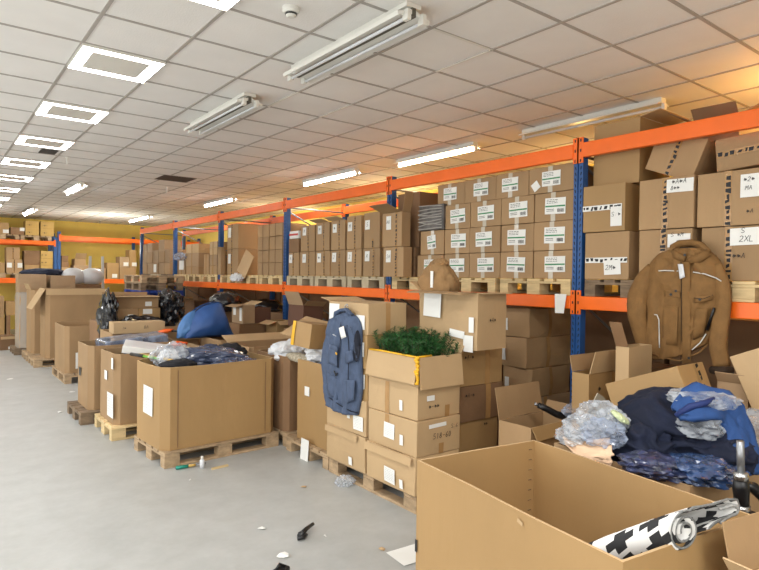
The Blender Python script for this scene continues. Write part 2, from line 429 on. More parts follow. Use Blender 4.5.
class Carton:
    def __init__(s, label, x, y, z, w, d, h, rot=0, m=CARD, bulge=.004, name='carton', cat='box', group=None, seed=None, open_=False, wall=.006,
                 top_sag=0, cham=0, wob=.003, inm=None, fill=None):
        s.w, s.d, s.h, s.bulge, s.m = w, d, h, bulge, m
        s.seed = random.random()*90 if seed is None else seed
        s.t = thing(name, label, cat, (x, y, z), rot, group)
        s.open = open_
        if open_: s._open(wall, cham, wob, inm or m, fill)
        else: s._closed()
    def _n(s, x, y, z):
        return mn.noise_vector(Vector((x*4+s.seed, y*4, z*4)))*s.bulge*.6
    def _closed(s):
        w, d, h = s.w/2, s.d/2, s.h; o = MB(); n = 5; B = s.bulge
        def pt(a, b, f):
            u, v = a/n, b/n; q = B*math.sin(PI*u)*math.sin(PI*v)
            if f == 0: p = Vector((-w+2*w*u, -d-q, h*v))
            if f == 1: p = Vector((w+q, -d+2*d*u, h*v))
            if f == 2: p = Vector((w-2*w*u, d+q, h*v))
            if f == 3: p = Vector((-w-q, d-2*d*u, h*v))
            if f == 4: p = Vector((-w+2*w*u, -d+2*d*v, h-q*.6))
            if f == 5: p = Vector((-w+2*w*u, d-2*d*v, 0))
            if f != 5 and p.z > 0.001: p = p+s._n(p.x, p.y, p.z)
            return p
        for f in range(6):
            o.grid([[pt(a, b, f) for a in range(n+1)] for b in range(n+1)])
        s.body = o.build('body', s.m, s.t, merge=True, bevel=.005 if max(s.w, s.d, s.h) > .15 else 0)
    def ring(s, ins, z, cham, wob, top=False):
        w, d = s.w/2-ins, s.d/2-ins; c = cham
        if c: base = [(-w+c, -d), (w-c, -d), (w, -d+c), (w, d-c), (w-c, d), (-w+c, d), (-w, d-c), (-w, -d+c)]
        else: base = [(-w, -d), (w, -d), (w, d), (-w, d)]
        pts = []; N_ = 6
        for i in range(len(base)):
            a, b = base[i], base[(i+1) % len(base)]
            k = N_ if math.dist(a, b) > .2 else 1
            for j in range(k):
                u = j/k; x, y = a[0]+(b[0]-a[0])*u, a[1]+(b[1]-a[1])*u
                nv = mn.noise_vector(Vector((x*2.2+s.seed, y*2.2, z*2.5)))
                fz = min(1, z/ (s.h*.5))
                zz = z+(nv.z*wob*.8 if top else 0)
                ed = math.sin(PI*u) if k > 1 else 0
                pts.append((x+nv.x*wob*(.3+ed)*fz*1.5, y+nv.y*wob*(.3+ed)*fz*1.5, zz))
        return pts
    def _open(s, wall, cham, wob, inm, fill):
        o = MB(); R = 7; outer = []; inner = []
        for k in range(R+1):
            z = s.h*k/R
            outer.append(s.ring(0, z, cham, wob, k == R)); inner.append(s.ring(wall, max(z, .01), cham*.9, wob, k == R))
        n = len(outer[0]); V = [p for r in outer for p in r]+[p for r in inner for p in r]; F = []; m = []
        off = (R+1)*n
        for k in range(R):
            for j in range(n):
                q = (j+1) % n
                F.append((k*n+j, k*n+q, (k+1)*n+q, (k+1)*n+j)); m.append(0)
                F.append((off+k*n+q, off+k*n+j, off+(k+1)*n+j, off+(k+1)*n+q)); m.append(1)
        for j in range(n):
            q = (j+1) % n; F.append((R*n+j, R*n+q, off+R*n+q, off+R*n+j)); m.append(2)
        F.append(tuple(range(n-1, -1, -1))); m.append(0)
        F.append(tuple(off+j for j in range(n))); m.append(1)
        o.v = V; o.f = F; o.m = m
        edge = CARD_L
        s.body = o.build('body', [s.m, inm, edge], s.t, smooth=False)
        s.rim = outer[-1]
    def P(s, face, u, v, off=.003):
        q = s.bulge*.9 if not s.open else 0.0
        off = off+(0 if s.open else s.bulge*.5)+q*math.sin(PI*min(1, max(0, v/s.h if face != 'T' else .5)))
        if face == 'L': return (-s.w/2-off, -u, v)
        if face == 'F': return (u, -s.d/2-off, v)
        if face == 'R': return (s.w/2+off, u, v)
        if face == 'B': return (-u, s.d/2+off, v)
        if face == 'T': return (u, v, s.h+off*.3)
    def patch(s, name, face, u0, u1, v0, v1, m, off=.003, parent=None, rot=0, n=3, extra=None, xm=None):
        cu, cv = (u0+u1)/2, (v0+v1)/2; o = MB(); c_, s_ = math.cos(rot), math.sin(rot)
        G = []
        for b in range(n+1):
            row = []
            for a in range(n+1):
                du, dv = (u1-u0)*(a/n-.5), (v1-v0)*(b/n-.5)
                row.append(s.P(face, cu+du*c_-dv*s_, cv+du*s_+dv*c_, off))
            G.append(row)
        o.grid(G)
        if extra: extra(o)
        return o.build(name, [m]+(xm or []), parent or s.t, smooth=not extra)
    def label(s, face, u, v, w, h, rot=0, kind='green', off=.0035):
        c_, s_ = math.cos(rot), math.sin(rot); rnd = random.Random(int(s.seed*99+u*50))
        def ex(o):
            def q(a0, a1, b0, b1, mi=1):
                P_ = []
                for a, b in ((a0, b0), (a1, b0), (a1, b1), (a0, b1)): P_.append(s.P(face, u+a*c_-b*s_, v+a*s_+b*c_, off+.0012))
                o.add(P_, [(0, 1, 2, 3)], mi)
            if kind == 'green':
                q(-w*.48, w*.48, -h*.06, h*.03, 2)
                for r in range(3):
                    a = -w*.42
                    while a < w*.1:
                        l = rnd.uniform(.06, .16)*w; q(a, min(a+l, w*.12), h*(.40-.1*r)-h*.03, h*(.40-.1*r)); a += l+.03*w
                for r in range(14): q(w*(.12+.022*r), w*(.12+.022*r+rnd.choice([.008, .014])), -h*.4, -h*.18)
                for r in range(2): q(-w*.42, -w*.05, -h*(.22+.1*r), -h*(.19+.1*r))
            elif kind == 'print':
                for r in range(7):
                    a = -w*.4
                    while a < w*.36:
                        l = rnd.uniform(.08, .22)*w; q(a, min(a+l, w*.4), h*(.38-.11*r)-h*.012, h*(.38-.11*r)); a += l+.05*w
        ink = INK if kind == 'green' else mat('grey ink', (150, 154, 162), .6)
        return s.patch('label', face, u-w/2, u+w/2, v-h/2, v+h/2, PAPER, off, rot=rot, extra=ex if kind != 'hand' else None, xm=[ink, GREEN] if kind != 'hand' else None)
    def tape(s, face, u, v0, v1, w=.05, m=TAPE, off=.002, horiz=False, name='tape'):
        if horiz: return s.patch(name, face, v0, v1, u-w/2, u+w/2, m, off)
        return s.patch(name, face, u-w/2, u+w/2, v0, v1, m, off)
    def printed_tape(s, face, u, v0, v1, w=.05, horiz=False, bg=TAPE):
        rnd = random.Random(int(s.seed*77))
        def ex(o):
            v = v0+.01
            while v < v1-.02:
                l = rnd.uniform(.014, .036)
                a0, a1 = -w*.45+rnd.uniform(0, w*.3), w*.45-rnd.uniform(0, w*.3)
                sk = rnd.uniform(-.014, .014)
                pts = [(u+a0, v), (u+a1, v+sk), (u+a1, v+l+sk*.3), (u+a0, v+l*.8)]
                if horiz: pts = [(b, a) for a, b in pts]
                o.add([s.P(face, a, b, .0034) for a, b in pts], [(0, 1, 2, 3)], 1)
                v += l+rnd.uniform(.006, .02)
        if horiz: return s.patch('printed_tape', face, v0, v1, u-w/2, u+w/2, bg, .002, extra=ex, xm=[INK])
        return s.patch('printed_tape', face, u-w/2, u+w/2, v0, v1, bg, .002, extra=ex, xm=[INK])
    def write(s, face, text, u, v, size, slant=.15, th=None, parent=None, m=INK, off=.0055):
        o = MB(); th = th or size*.09; x = u
        for ch in text:
            for st in GLY.get(ch, []):
                for (a, b), (c, d) in zip(st[:-1], st[1:]):
                    p = Vector((x+a*size*.6+b*size*slant, v+b*size)); q = Vector((x+c*size*.6+d*size*slant, v+d*size))
                    t_ = (q-p); nn = Vector((-t_.y, t_.x)).normalized()*th/2 if t_.length else Vector((0, 0))
                    o.add([s.P(face, *(p+nn), off), s.P(face, *(p-nn), off), s.P(face, *(q-nn), off), s.P(face, *(q+nn), off)], [(0, 1, 2, 3)])
            x += size*.8
        return o.build('handwriting', m, parent or s.t)
    def flap(s, side, ang, ln, m=None, inset=.004, trim=0, curl=.0):
        a = math.radians(ang); L_ = (s.d if side in 'LR' else s.w)/2-inset
        o = MB(); n, k = 4, 4; dirs = {'L': ((-1, 0), (0, -1)), 'R': ((1, 0), (0, 1)), 'F': ((0, -1), (1, 0)), 'B': ((0, 1), (-1, 0))}[side]
        (ox, oy), (tx, ty) = dirs
        hw = s.w/2 if side in 'LR' else s.d/2
        G = []
        for i in range(k+1):
            r = ln*i/k; aa = a+curl*(i/k); row = []
            for j in range(n+1):
                u = (-L_+trim*i/k)+(2*L_-2*trim*i/k)*j/n
                nn = nz(u*5+s.seed, r*6, a)*.008*(i/k)
                out = hw+.003+math.sin(aa)*r+nn
                row.append((ox*out+tx*u, oy*out+ty*u, s.h+math.cos(aa)*r+.002))
            G.append(row)
        o.grid(G)
        return o.build('flap', m or s.m, s.t, solid=.005)
def absorb(c, parent):
    """make a carton a part of a wrapped load: its body the part, its labels sub-parts"""
    e = c.t; M_ = Matrix.Translation(e.location-parent.location) @ e.rotation_euler.to_matrix().to_4x4()
    for k in [k for k in bpy.data.objects if k.parent == e and k != c.body]: k.parent = c.body
    c.body.parent = parent; c.body.matrix_basis = M_; c.body.name = 'carton_body'
    bpy.data.objects.remove(e)
def carton_on_face(label, px0, px1, z0, z1, X=4.5, depth=.5, **k):
    """closed carton whose aisle face lies at X and spans the two sighted edges"""
    ya, yb = on_x(px0, 262, X).y, on_x(px1, 262, X).y
    return Carton(label, X+depth/2, (ya+yb)/2, z0, depth, abs(ya-yb)-.008, z1-z0-.003, **k)
def Ycart(label, ya, yb, z0, z1, X=4.5, depth=.5, **k):
    return Carton(label, X+depth/2, (ya+yb)/2, z0, depth, abs(ya-yb)-.006, z1-z0-.002, **k)
Z1 = 1.6325            # top of the mid beams
ZP = Z1+.1465          # top of a pallet standing on them
# --- pallets on the mid level of the long rack (short side to the aisle)
names = ['first', 'second', 'third']
bayn = ['in the rack bay nearest the camera', 'under the green-striped cartons', 'in the third rack bay', 'in the fourth rack bay', 'in the fifth rack bay', 'in the last rack bay of the long rack']
kinds = ['dld', 'lll', 'WWW', 'lll', 'lll', 'dWd']
for k in range(6):
    for j in range(3):
        yc = posts[k]+.07+.4+.84*j
        if k == 0 and j == 0: continue
        if k == 1: yc = [3.48, 4.34, 5.18][j]
        pallet(5.08 if k != 2 or True else 5.0, yc, Z1, '%s raised pallet %s, from the near side' % (names[j], bayn[k]), kinds[k][j], 'x', 'pallets on the rack shelf', .0)

# --- bay 1: green-striped cartons
cols = [(3.075, 3.50), (3.503, 3.90), (3.905, 4.32), (4.325, 4.703)]
rowz = [ZP, 2.037, 2.302, 2.567, 2.82]
rown = ['bottom', 'second', 'third', 'top']
def striped(label, ya, yb, z0, z1, lw=.2, du=0, rot=0, jit=0):
    c = Ycart(label, ya, yb, z0, z1, 4.5+jit, .52, m=CARD, group='cartons with green-striped labels', bulge=.003)
    c.tape('L', random.uniform(-.02, .02), 0, c.h, .05, TAPE_W, .0018)
    c.label('L', du, c.h*.52, lw, c.h*.56, rot)
    return c
cn = ['beside the blue post', 'second from the blue post', 'third from the blue post', 'fourth from the blue post']
for j, (a, b) in enumerate(cols):
    for i in range(3):
        c = striped('sealed carton with green-striped label, %s row, %s' % (['bottom', 'second', 'third'][i], cn[j]), a, b, rowz[i], rowz[i+1]-.002,
                .22, random.uniform(-.03, .03), random.uniform(-.04, .04), random.uniform(0, .02))
for j, (a, b) in enumerate([(3.08, 3.572), (3.577, 3.985), (3.99, 4.425), (4.43, 4.858)]):
    c = striped('green-striped carton of the top row under the beam, %s' % cn[j], a, b, rowz[3], rowz[4]-.012, .2, random.uniform(-.03, .03), 0, .01+.01*j)
    if j == 0: c.patch('torn_label', 'L', -.2, -.12, .03, .11, PAPER, .004, rot=.6)
striped('green-striped carton at the far end, bottom row, fifth column', 4.708, 5.14, rowz[0], 2.03, .18, 0, 0)
striped('green-striped carton at the far end, second row, label tilted', 4.71, 5.10, 2.033, 2.305, .14, 0, .1, .01)
c = Ycart('grey shrink-wrapped carton on top of the fifth green-striped column', 4.70, 5.11, 2.308, 2.59, 4.49, .5, m=mat('dark grey bundle', (92, 88, 86), .4, .4, 9), bulge=.01, name='wrapped_carton')
fm = MB()
for s in range(9):
    z = .02+.03*s; fm.tube([c.P('L', -.19, z+random.uniform(-.02, .02), .008), c.P('L', 0, z+random.uniform(-.03, .03), .012), c.P('L', .19, z, .008)], .006, 5)
fm.build('stretch_film', WRAP, c.t)

# --- bay 0: cartons closed with black printed tape
g0 = 'cartons with black printed tape'
c = Ycart('carton beside the blue post, bottom row, black tape running across', 2.55, 2.955, ZP, 2.175, 4.5, .55, group=g0, bulge=.004)
c.printed_tape('L', .16, -.19, .19, .045, True, PAPER); c.label('L', .06, .1, .15, .12, .05, 'hand'); c.write('L', '2M~', .0, .08, .04)
c = Ycart('carton beside the blue post, middle row, black and white tape across', 2.585, 2.975, 2.178, 2.572, 4.49, .55, group=g0, bulge=.004, m=CARD_G)
c.printed_tape('L', .2, -.19, .17, .045, True, PAPER); c.label('L', .12, .12, .1, .16, 0, 'hand'); c.write('L', 'S:~', .08, .12, .035)
c = Ycart('carton right of the blue post bottom row, behind jacket collar, white note', 2.055, 2.47, ZP, 2.17, 4.5, .55, group=g0, bulge=.004)
c.printed_tape('L', -.01, 0, c.h, .05, False, TAPE); c.label('L', .11, .30, .17, .1, 0, 'hand'); c.write('L', 'S ~M', .05, .33, .03); c.write('L', '5~', .09, .27, .03)
c = Ycart('carton with handwritten note and vertical black tape, middle row left of the crossed one', 2.045, 2.475, 2.173, 2.565, 4.495, .55, group=g0, bulge=.004)
c.printed_tape('L', .0, 0, c.h, .05); c.label('L', .11, .32, .2, .1, -.02, 'hand'); c.write('L', '~A~A', .05, .335, .035); c.write('L', '8~~', .04, .29, .03)
c = Ycart('rightmost bottom carton on the shelf with a two line handwritten size note', 1.60, 2.0, ZP, 2.165, 4.51, .55, group=g0, bulge=.004)
c.printed_tape('L', -.01, 0, c.h, .05); c.label('L', .1, .31, .2, .12, .02, 'hand'); c.write('L', 'S', .07, .335, .035); c.write('L', '2XL', .06, .275, .04); c.write('L', '~~A', .02, .16, .035, m=INK)
c = Ycart('rightmost middle row carton with square white note at the right', 1.60, 2.03, 2.168, 2.558, 4.5, .55, group=g0, bulge=.004)
c.printed_tape('L', -.0, 0, c.h, .05); c.label('L', .14, .27, .12, .16, 0, 'hand'); c.write('L', '~2~', .1, .3, .03); c.write('L', 'MA', .11, .24, .03); c.write('L', '~A', .12, .08, .03)
# top row of bay 0
c = Ycart('tall plain carton rising behind the top beam beside the blue post', 2.53, 2.95, 2.576, 3.11, 4.60, .5, bulge=.004, m=CARD_G, open_=True, cham=0)
c.flap('F', 80, .16, CARD_L)
c = Carton('tilted carton with vertical black tape leaning right of the tall one', 4.80, 2.30, 2.60, .42, .39, .32, (math.radians(22), 0, 0), bulge=.004, m=CARD, group=g0)
c.printed_tape('L', 0, 0, c.h, .045)
c = Carton('carton tucked under the top beam at the right edge, horizontal black tape', 4.83, 1.72, 2.585, .5, .42, .235, (math.radians(-4), 0, 0), bulge=.004, group=g0)
c.printed_tape('L', .12, -.2, .2, .045, True)
c = Carton('open carton above the top beam with a long flap tilted up', 4.98, 2.02, 2.84, .5, .32, .17, (0, 0, .05), m=CARD_GREY, open_=True)
c.flap('L', 40, .1, CARD_D); c.flap('B', 62, .22, CARD_D); c.flap('F', 70, .14, CARD_L)
Carton('closed carton under the open one above the top beam', 5.12, 2.10, 2.57, .35, .34, .225, 0, m=CARD_D)

# --- stack between first and third bay
c = carton_on_face('lower shallow carton with white note in front of the second post', 383, 403.5, ZP, 2.13, 4.33, .13, m=CARD)
c.printed_tape('L', .06, 0, c.h, .04); c.label('L', -.08, .24, .09, .14, 0, 'hand'); c.write('L', '2A', -.11, .22, .04)
c = carton_on_face('upper carton with raised flaps in front of the second post', 382, 401.5, 2.133, 2.53, 4.33, .13, m=CARD, open_=True)
c.printed_tape('L', .08, 0, c.h, .04); c.label('L', -.06, .28, .09, .16, 0, 'hand'); c.write('L', 'A8', -.1, .27, .04)
c.flap('L', 70, .22, CARD_IN); c.flap('F', 12, .24, CARD)
Ycart('dark-sided carton right of the second post, lower one', 5.18, 5.58, ZP, 2.13, 4.5, .6, m=CARD_D)
Ycart('dark-sided tall carton right of the second post, upper one', 5.18, 5.58, 2.132, 2.78, 4.56, .6, m=CARD_D)
# --- bay 2
g2 = 'cartons with dark tape and white notes, third bay'
edges = [(363, 380), (346, 361.5), (330.5, 345.3), (315.5, 329.8), (300, 315), (288.5, 299)]
tops = [2.60, 2.585, 2.55, 2.545, 2.53, 2.36]
nm6 = ['nearest the second post', 'second from the second post', 'third from the second post', 'fourth from the second post', 'fifth from the second post', 'beside the third post']
for j, (a, b) in enumerate(edges):
    b2 = 379 if j == 0 else b
    c = carton_on_face('dark-taped carton of the lower row in the third bay, %s' % nm6[j], a, b, ZP, 2.14, 4.5+.01*(j % 3), .55, group=g2, bulge=.005)
    c.printed_tape('L', .05 if j != 5 else 0, 0, c.h, .035); c.label('L', -.08, .26, .1, .13, 0, 'hand'); c.write('L', random.choice(['2', 'A', '~']), -.1, .24, .05)
    if j < 5:
        c = carton_on_face('dark-taped carton of the upper row in the third bay, %s' % nm6[j], a+.4, b-.5, 2.142, tops[j], 4.51, .5, group=g2, bulge=.005, open_=j in (2, 3))
        c.printed_tape('L', .03, 0, c.h if j else .12, .035); c.label('L', -.08, .3, .1, .12, 0, 'hand'); c.write('L', random.choice(['5', 'M', '~']), -.1, .28, .05)
        if j in (2, 3): c.flap('L', 75, .14, CARD_L); c.flap('B', 80, .12, CARD_L)
    else:
        c = carton_on_face('small brown carton between white one and taped one, beside the third post', 288.5, 298.5, 2.142, 2.35, 4.51, .4, m=CARD_D)
        c = carton_on_face('small white carton with red print topmost beside the third post', 289, 298.5, 2.352, 2.47, 4.51, .4, m=PAPER)
        c.tape('L', .06, -.14, .14, .03, mat('red print', (190, 60, 50), .6), .003, True)
# --- bay 3
for j, (a, b) in enumerate([(269.0, 282), (257.4, 268.5)]):
    for i in range(4):
        z = [ZP, 1.99, 2.2, 2.42, 2.63]
        c = carton_on_face('small plain carton of the fourth bay stack, %s row, %s column' % (rown[i], ['near', 'far'][j]), a, b, z[i], z[i+1]-.001, 4.5+.01*((i+j) % 3), .45, group='small plain cartons in the fourth bay')
        c.tape('L', 0, 0, c.h, .03, CARD_D, .002)
for i, (z0, z1) in enumerate([(ZP, 2.26), (2.262, 2.72)]):
    c = carton_on_face('tall deep carton in the fourth bay, %s of two' % ['lower', 'upper'][i], 227, 238, z0, z1, 4.5, .95, m=CARD)
    c.printed_tape('L', -.02, 0, c.h, .05)
    c.label('L', -.12, .3, .12, .18, 0, 'hand')
p = on_x(243, 276, 4.46)
tag(MB().box(-.006, .006, -.22, .22, 0, .42).build('cardboard_sheet', CARD_L, loc=(p.x-.02, p.y+.05, ZP+.01), rot=(.35, .28, 0)), 'loose pale cardboard flap leaning against the tall deep cartons', 'cardboard')
# --- bay 4
for (a, b, ys, lb) in [(209.5, 217, (275.6, 265, 254.5, 241), 'beside the fourth post'), (203.8, 208.8, (275.6, 254), 'narrow one'), (186, 198.5, (275.6, 266, 252.5, 243), 'deep ones left of the narrow one'), (178.5, 185, (275.6, 266, 258), 'behind the blue bag')]:
    zs = [on_x(b, yy, 4.5).z for yy in ys]; zs[0] = ZP
    for i in range(len(zs)-1):
        c = carton_on_face('plain carton in the fifth bay, %s, layer %s' % (lb, ['one', 'two', 'three'][i]), a, b, zs[i], zs[i+1]-.001, 4.5+.008*i, .75 if a == 186 else .4, m=[CARD, CARD_GREY, CARD_L][i % 3])
        c.tape('L', 0, 0, c.h, .04, TAPE, .002)
        if i == 0 and a == 178.5: c.label('L', 0, .2, .3, .2, 0, 'hand')
c = carton_on_face('plain tall carton with outward flap beside the fourth post, fifth bay', 217.5, 221, ZP, 2.3, 4.38, .09, m=CARD)
c.flap('L', 100, .3, CARD_L)
# --- bay 5
ed = [(164.5, 170), (158.5, 164.3), (152.5, 158.3), (147, 152.3), (142.6, 146.8)]
for j, (a, b) in enumerate(ed):
    zt = [ZP, 2.06, 2.33] if j % 2 else [ZP, 2.05, 2.37]
    for i in range(2):
        c = carton_on_face('plain carton in the last bay, %s row, %s column from the near post' % (['bottom', 'middle'][i], ords[j] if j else 'first'), a, b, zt[i], zt[i+1]-.001, 4.5+.02*((i+j) % 2), .45, m=[CARD, CARD_GREY][(i+j) % 2])
        if j == 2 and not i: c.label('L', 0, .14, .22, .2, 0, 'hand')
for j, (a, b) in enumerate([(158.5, 164.3), (147.2, 152.3), (142.8, 146.5)]):
    z0 = 2.33 if j != 1 else 2.33
    z0 = [2.33, 2.33, 2.37][j]
    carton_on_face('top plain carton in the last bay, %s from the near end' % ['first', 'second', 'third'][j], a, b, z0, z0+.28-.05*j, 4.52, .4, m=CARD_GREY)

# --- back rack contents
def back(label, px0, px1, z0, z1, y=20.0, depth=.5, m=CARD_G, **k):
    xa, xb = on_y(px0, 262, y).x, on_y(px1, 262, y).x
    return Carton(label, (xa+xb)/2, y+depth/2, z0, abs(xb-xa)-.01, depth, z1-z0-.002, m=m, **k)
ZB1, ZB2 = 1.612, 2.722
for i, x in enumerate((1.25, 2.1, 2.66)):
    if i < 2 or True:
        pass
for i, x in enumerate((1.15, 1.98, 2.62)):
    pass
for lv, z in (('top', ZB2), ('middle', ZB1)):
    for i, x in enumerate((1.4, 2.24)):
        pallet(x+.4, 20.55, z, '%s pallet on the %s shelf of the far left rack' % (['left', 'right'][i], lv), 'w', 'y', 'pallets on the far left rack', 0) if False else pallet(x+.0+.35, 20.6, z, '%s pallet on the %s shelf of the far left rack' % (['left', 'right'][i], lv), 'w', 'y', 'pallets on the far left rack', 0)
zt = ZB2+.146
GLD = mat('golden carton', (196, 160, 92), .7, .06, 3)
back('far left carton with white label, top shelf of the back left rack', -6, 9, zt, 3.2).label('F', .1, .08, .14, .1, 0, 'hand')
c = back('open-topped low carton on the back left rack, top shelf, white label', 10.3, 24, zt, 3.08, m=CARD_D); c.label('F', .12, .16, .12, .1, 0, 'hand')
for j, (a, b) in enumerate([(25, 39), (40.3, 54)]):
    for i in range(2):
        c = back('golden carton on top shelf by back wall, %s row, %s column' % (['lower', 'upper'][i], ['left', 'right'][j]), a, b, zt+.215*i, zt+.215*(i+1), m=GLD, group='golden cartons on the back left rack')
        c.write('F', '-~-', -.14, .06, .06)
zt = ZB1+.146
for i, (a, b, z0, z1, m_) in enumerate([(-4, 5, zt, 2.05, CARD_G), (6, 22.5, zt, 2.15, CARD), (6, 20, 2.152, 2.5, CARD), (24.5, 39.5, zt, 2.0, CARD_G), (24, 40, 2.002, 2.42, CARD_D),
                                    (40.3, 53, zt, 1.98, GLD), (40.3, 53, 1.982, 2.2, GLD), (40.5, 53, 2.202, 2.42, GLD)]):
    c = back('back left rack middle shelf: %s' % ['partly cut off carton at the left', 'lower carton with two white labels', 'upper carton with centre tape', 'low carton beside the golden stack', 'brown carton with lowered flap', 'bottom golden carton', 'middle golden carton', 'topmost golden carton'][i], a, b, z0, z1, m=m_)
    if i == 1: c.label('F', -.12, .22, .12, .14, 0, 'hand'); c.label('F', .14, .22, .12, .14, 0, 'hand'); c.printed_tape('F', 0, 0, c.h, .04)
    if i == 2: c.printed_tape('F', 0, 0, c.h, .04)
    if i > 4: c.write('F', '~-~', -.14, .07, .06)
# back rack right of the post
zt = ZB1-.01
for i, (a, b, z0, z1, m_) in enumerate([(61.5, 70, zt, 1.95, CARD_L), (61.5, 69, 1.952, 2.12, CARD_D), (61.6, 68.5, 2.122, 2.3, CARD_D), (73.5, 90, zt, 2.02, CARD_GREY), (94, 106, zt, 1.95, CARD), (107, 119, zt, 2.12, CARD_G),
                                    (119.5, 136, zt, 1.98, CARD), (119.5, 129, 1.982, 2.32, CARD_GREY), (129.3, 136, 1.982, 2.55, CARD_G), (145, 153, zt, 2.3, CARD_D), (154, 166, zt, 2.5, CARD), (172, 186, zt, 2.3, CARD_GREY)]):
    c = back('carton before the yellow wall, %s' % ['pale one beside the blue post', 'brown one stacked on the pale one', 'topmost brown one of the stack of three', 'large one with lifted flap', 'one behind the ladder', 'golden one right of the ladder', 'wide one at the base right', 'greyish one stacked on the wide one', 'tall golden one at the rack corner',
                                    'one hidden behind the last bay', 'tall one behind the last bay', 'one behind the fifth bay'][i], a, b, z0, z1, m=m_)
    if i in (5, 7, 8): c.label('F', .05, .1, .15, .12, 0, 'hand')
c = back('carton before the yellow wall, one with open flap on the lifted-flap carton', 74.5, 86, 2.022, 2.22, m=CARD, open_=True); c.flap('F', 50, .25, CARD_L)
# lower levels at the far left
for i, (a, b, z0, z1) in enumerate([(-8, 5, 0, .5), (-8, 4.5, .502, 1.1), (6.5, 11, 0, .55), (6, 20, .552, .95), (22, 34, 0, .9), (40, 56, 0, .8)]):
    back('floor carton under the far left rack, %s' % ['bottom left', 'stacked second at left', 'small lower one', 'small upper one', 'behind the wrapped pallet', 'right under the blue post'][i], a, b, z0, z1, m=[CARD_G, CARD, CARD_D][i % 3], y=19.6)

# ------------------------------------------------------------------ floor row beside the aisle
def gaylord(label, x0, x1, y0, y1, z0, z1, m=CARD, cham=.06, rot=0, group='large open cartons on pallets', wob=.008, **k):
    c = Carton(label, (x0+x1)/2, (y0+y1)/2, z0, x1-x0, y1-y0, z1-z0, rot, m=m, open_=True, cham=cham, wob=wob, group=group, wall=.012, name='bulk_carton', **k)
    return c
ZF = .1465
hr = math.radians(3.6); hc = Vector((1.725, 5.412, 0)); hu = Vector((math.cos(hr), math.sin(hr), 0)); hv = Vector((-math.sin(hr), math.cos(hr), 0))
hp = hc+hu*.6+hv*.4
pallet(hp.x, hp.y, 0, 'weathered pallet under the widest open carton in the middle', 'w', 'x', 'floor pallets').rotation_euler = (0, 0, hr)
hb = hc+hu*.59+hv*.41
cH = gaylord('widest open bulk carton full of wrapped clothing, centre of the row', hb.x-.595, hb.x+.605, hb.y-.37, hb.y+.37, ZF, .912, CARD_G, .07, rot=hr)
cH.label('L', .02, .42, .24, .27, -.03, 'print', .009)
for u in (-.46, .46): cH.patch('crease', 'F', u-.004, u+.004, .02, .74, CARD_D, .009)
pallet(2.16, 7.03, 0, 'pale new pallet under the carton left of the widest one', 'l', 'x', 'floor pallets')
cG = gaylord('tall bulk carton with three white labels, on the pale pallet', 1.60, 2.66, 6.69, 7.39, ZF, .905, CARD, .06)
cG.label('L', .2, .2, .26, .26, .02, 'print', .009); cG.label('L', .0, .5, .12, .1, 0, 'hand', .009); cG.label('L', .28, .66, .08, .12, 0, 'hand', .009)
pallet(2.03, 7.93, 0, 'weathered pallet under the narrow carton with black square', 'd', 'x', 'floor pallets')
cF = gaylord('bulk carton with a black tape square, holding blue wrapped packs', 1.53, 2.6, 7.60, 8.27, ZF, .912, CARD, .06)
cF.patch('black_square', 'L', -.18, -.06, .36, .46, BLACK, .009)
pallet(2.16, 11.08, 0, 'grey pallet under the far open carton with a low label', 'w', 'y', 'floor pallets'); 
cE = gaylord('far open bulk carton with a white label low on its near side', 1.79, 2.55, 10.62, 11.66, ZF, .908, CARD, .06)
cE.label('F', -.1, .2, .26, .26, 0, 'hand', .009)
pallet(2.2, 12.98, 0, 'pallet under the tall carton with hanging flap', 'w', 'x', 'floor pallets')
cD = gaylord('very tall bulk carton with a bent white-edged flap on its aisle side', 1.80, 2.86, 12.65, 13.4, ZF, 1.47, CARD, .07)
cD.flap('L', 150, .45, CARD_L); cD.flap('F', 176, .12, CARD_L)
pallet(2.2, 13.98, 0, 'pallet under the second tall carton from the back', 'w', 'x', 'floor pallets')
cC = gaylord('tall bulk carton behind the one with the hanging flap', 1.68, 2.8, 13.62, 14.36, ZF, 1.43, CARD, .06)
cC.flap('L', 20, .12, CARD_L)
ws = thing('wrapped_stack', 'stretch-wrapped stack of cartons at the far end of the floor row', 'wrapped cartons', (2.15, 15.06, ZF))
pallet(2.1, 15.1, 0, 'pallet under the stretch-wrapped stack at the far end', 'd', 'x', 'floor pallets')
for i, (x0, x1, y0, y1, z0, z1) in enumerate([(1.6, 2.15, 14.72, 15.4, ZF, .7), (2.16, 2.7, 14.72, 15.4, ZF, .72), (1.6, 2.15, 14.72, 15.4, .702, 1.34), (1.58, 2.1, 14.7, 15.3, 1.342, 1.74), (2.16, 2.7, 14.72, 15.4, .722, 1.36), (2.18, 2.68, 14.72, 15.3, 1.362, 1.72)]):
    c = Carton('carton in the stretch-wrapped far stack, %s' % ['lower aisle side', 'lower inner side', 'middle aisle side', 'top aisle side, open', 'middle inner side', 'top inner side'][i], (x0+x1)/2, (y0+y1)/2, z0, x1-x0-.01, y1-y0, z1-z0-.002, m=CARD_GREY if i % 2 else CARD, bulge=.012); absorb(c, ws)
w = MB()
P_ = []
for i in range(9):
    z = ZF+(1.2)*i/8; row = []
    for j in range(17):
        q = j/16*2*PI; a, b = .58, .39
        x = a*max(-1, min(1, 1.3*math.cos(q))); y = b*max(-1, min(1, 1.3*math.sin(q)))
        n_ = nz(j*.7, i*.8, 3)*.03
        row.append((2.15+x*(1+n_)-.0, 15.06+y*(1+n_), z+n_))
    P_.append(row)
w.grid(P_); w.build('stretch_film', WRAP, ws, smooth=True, loc=(-2.15, -15.06, -ZF))
c = Carton('small brown carton alone on the floor at the far left', 1.47, 15.95, 0, .3, .34, .33, .1, m=CARD_D)
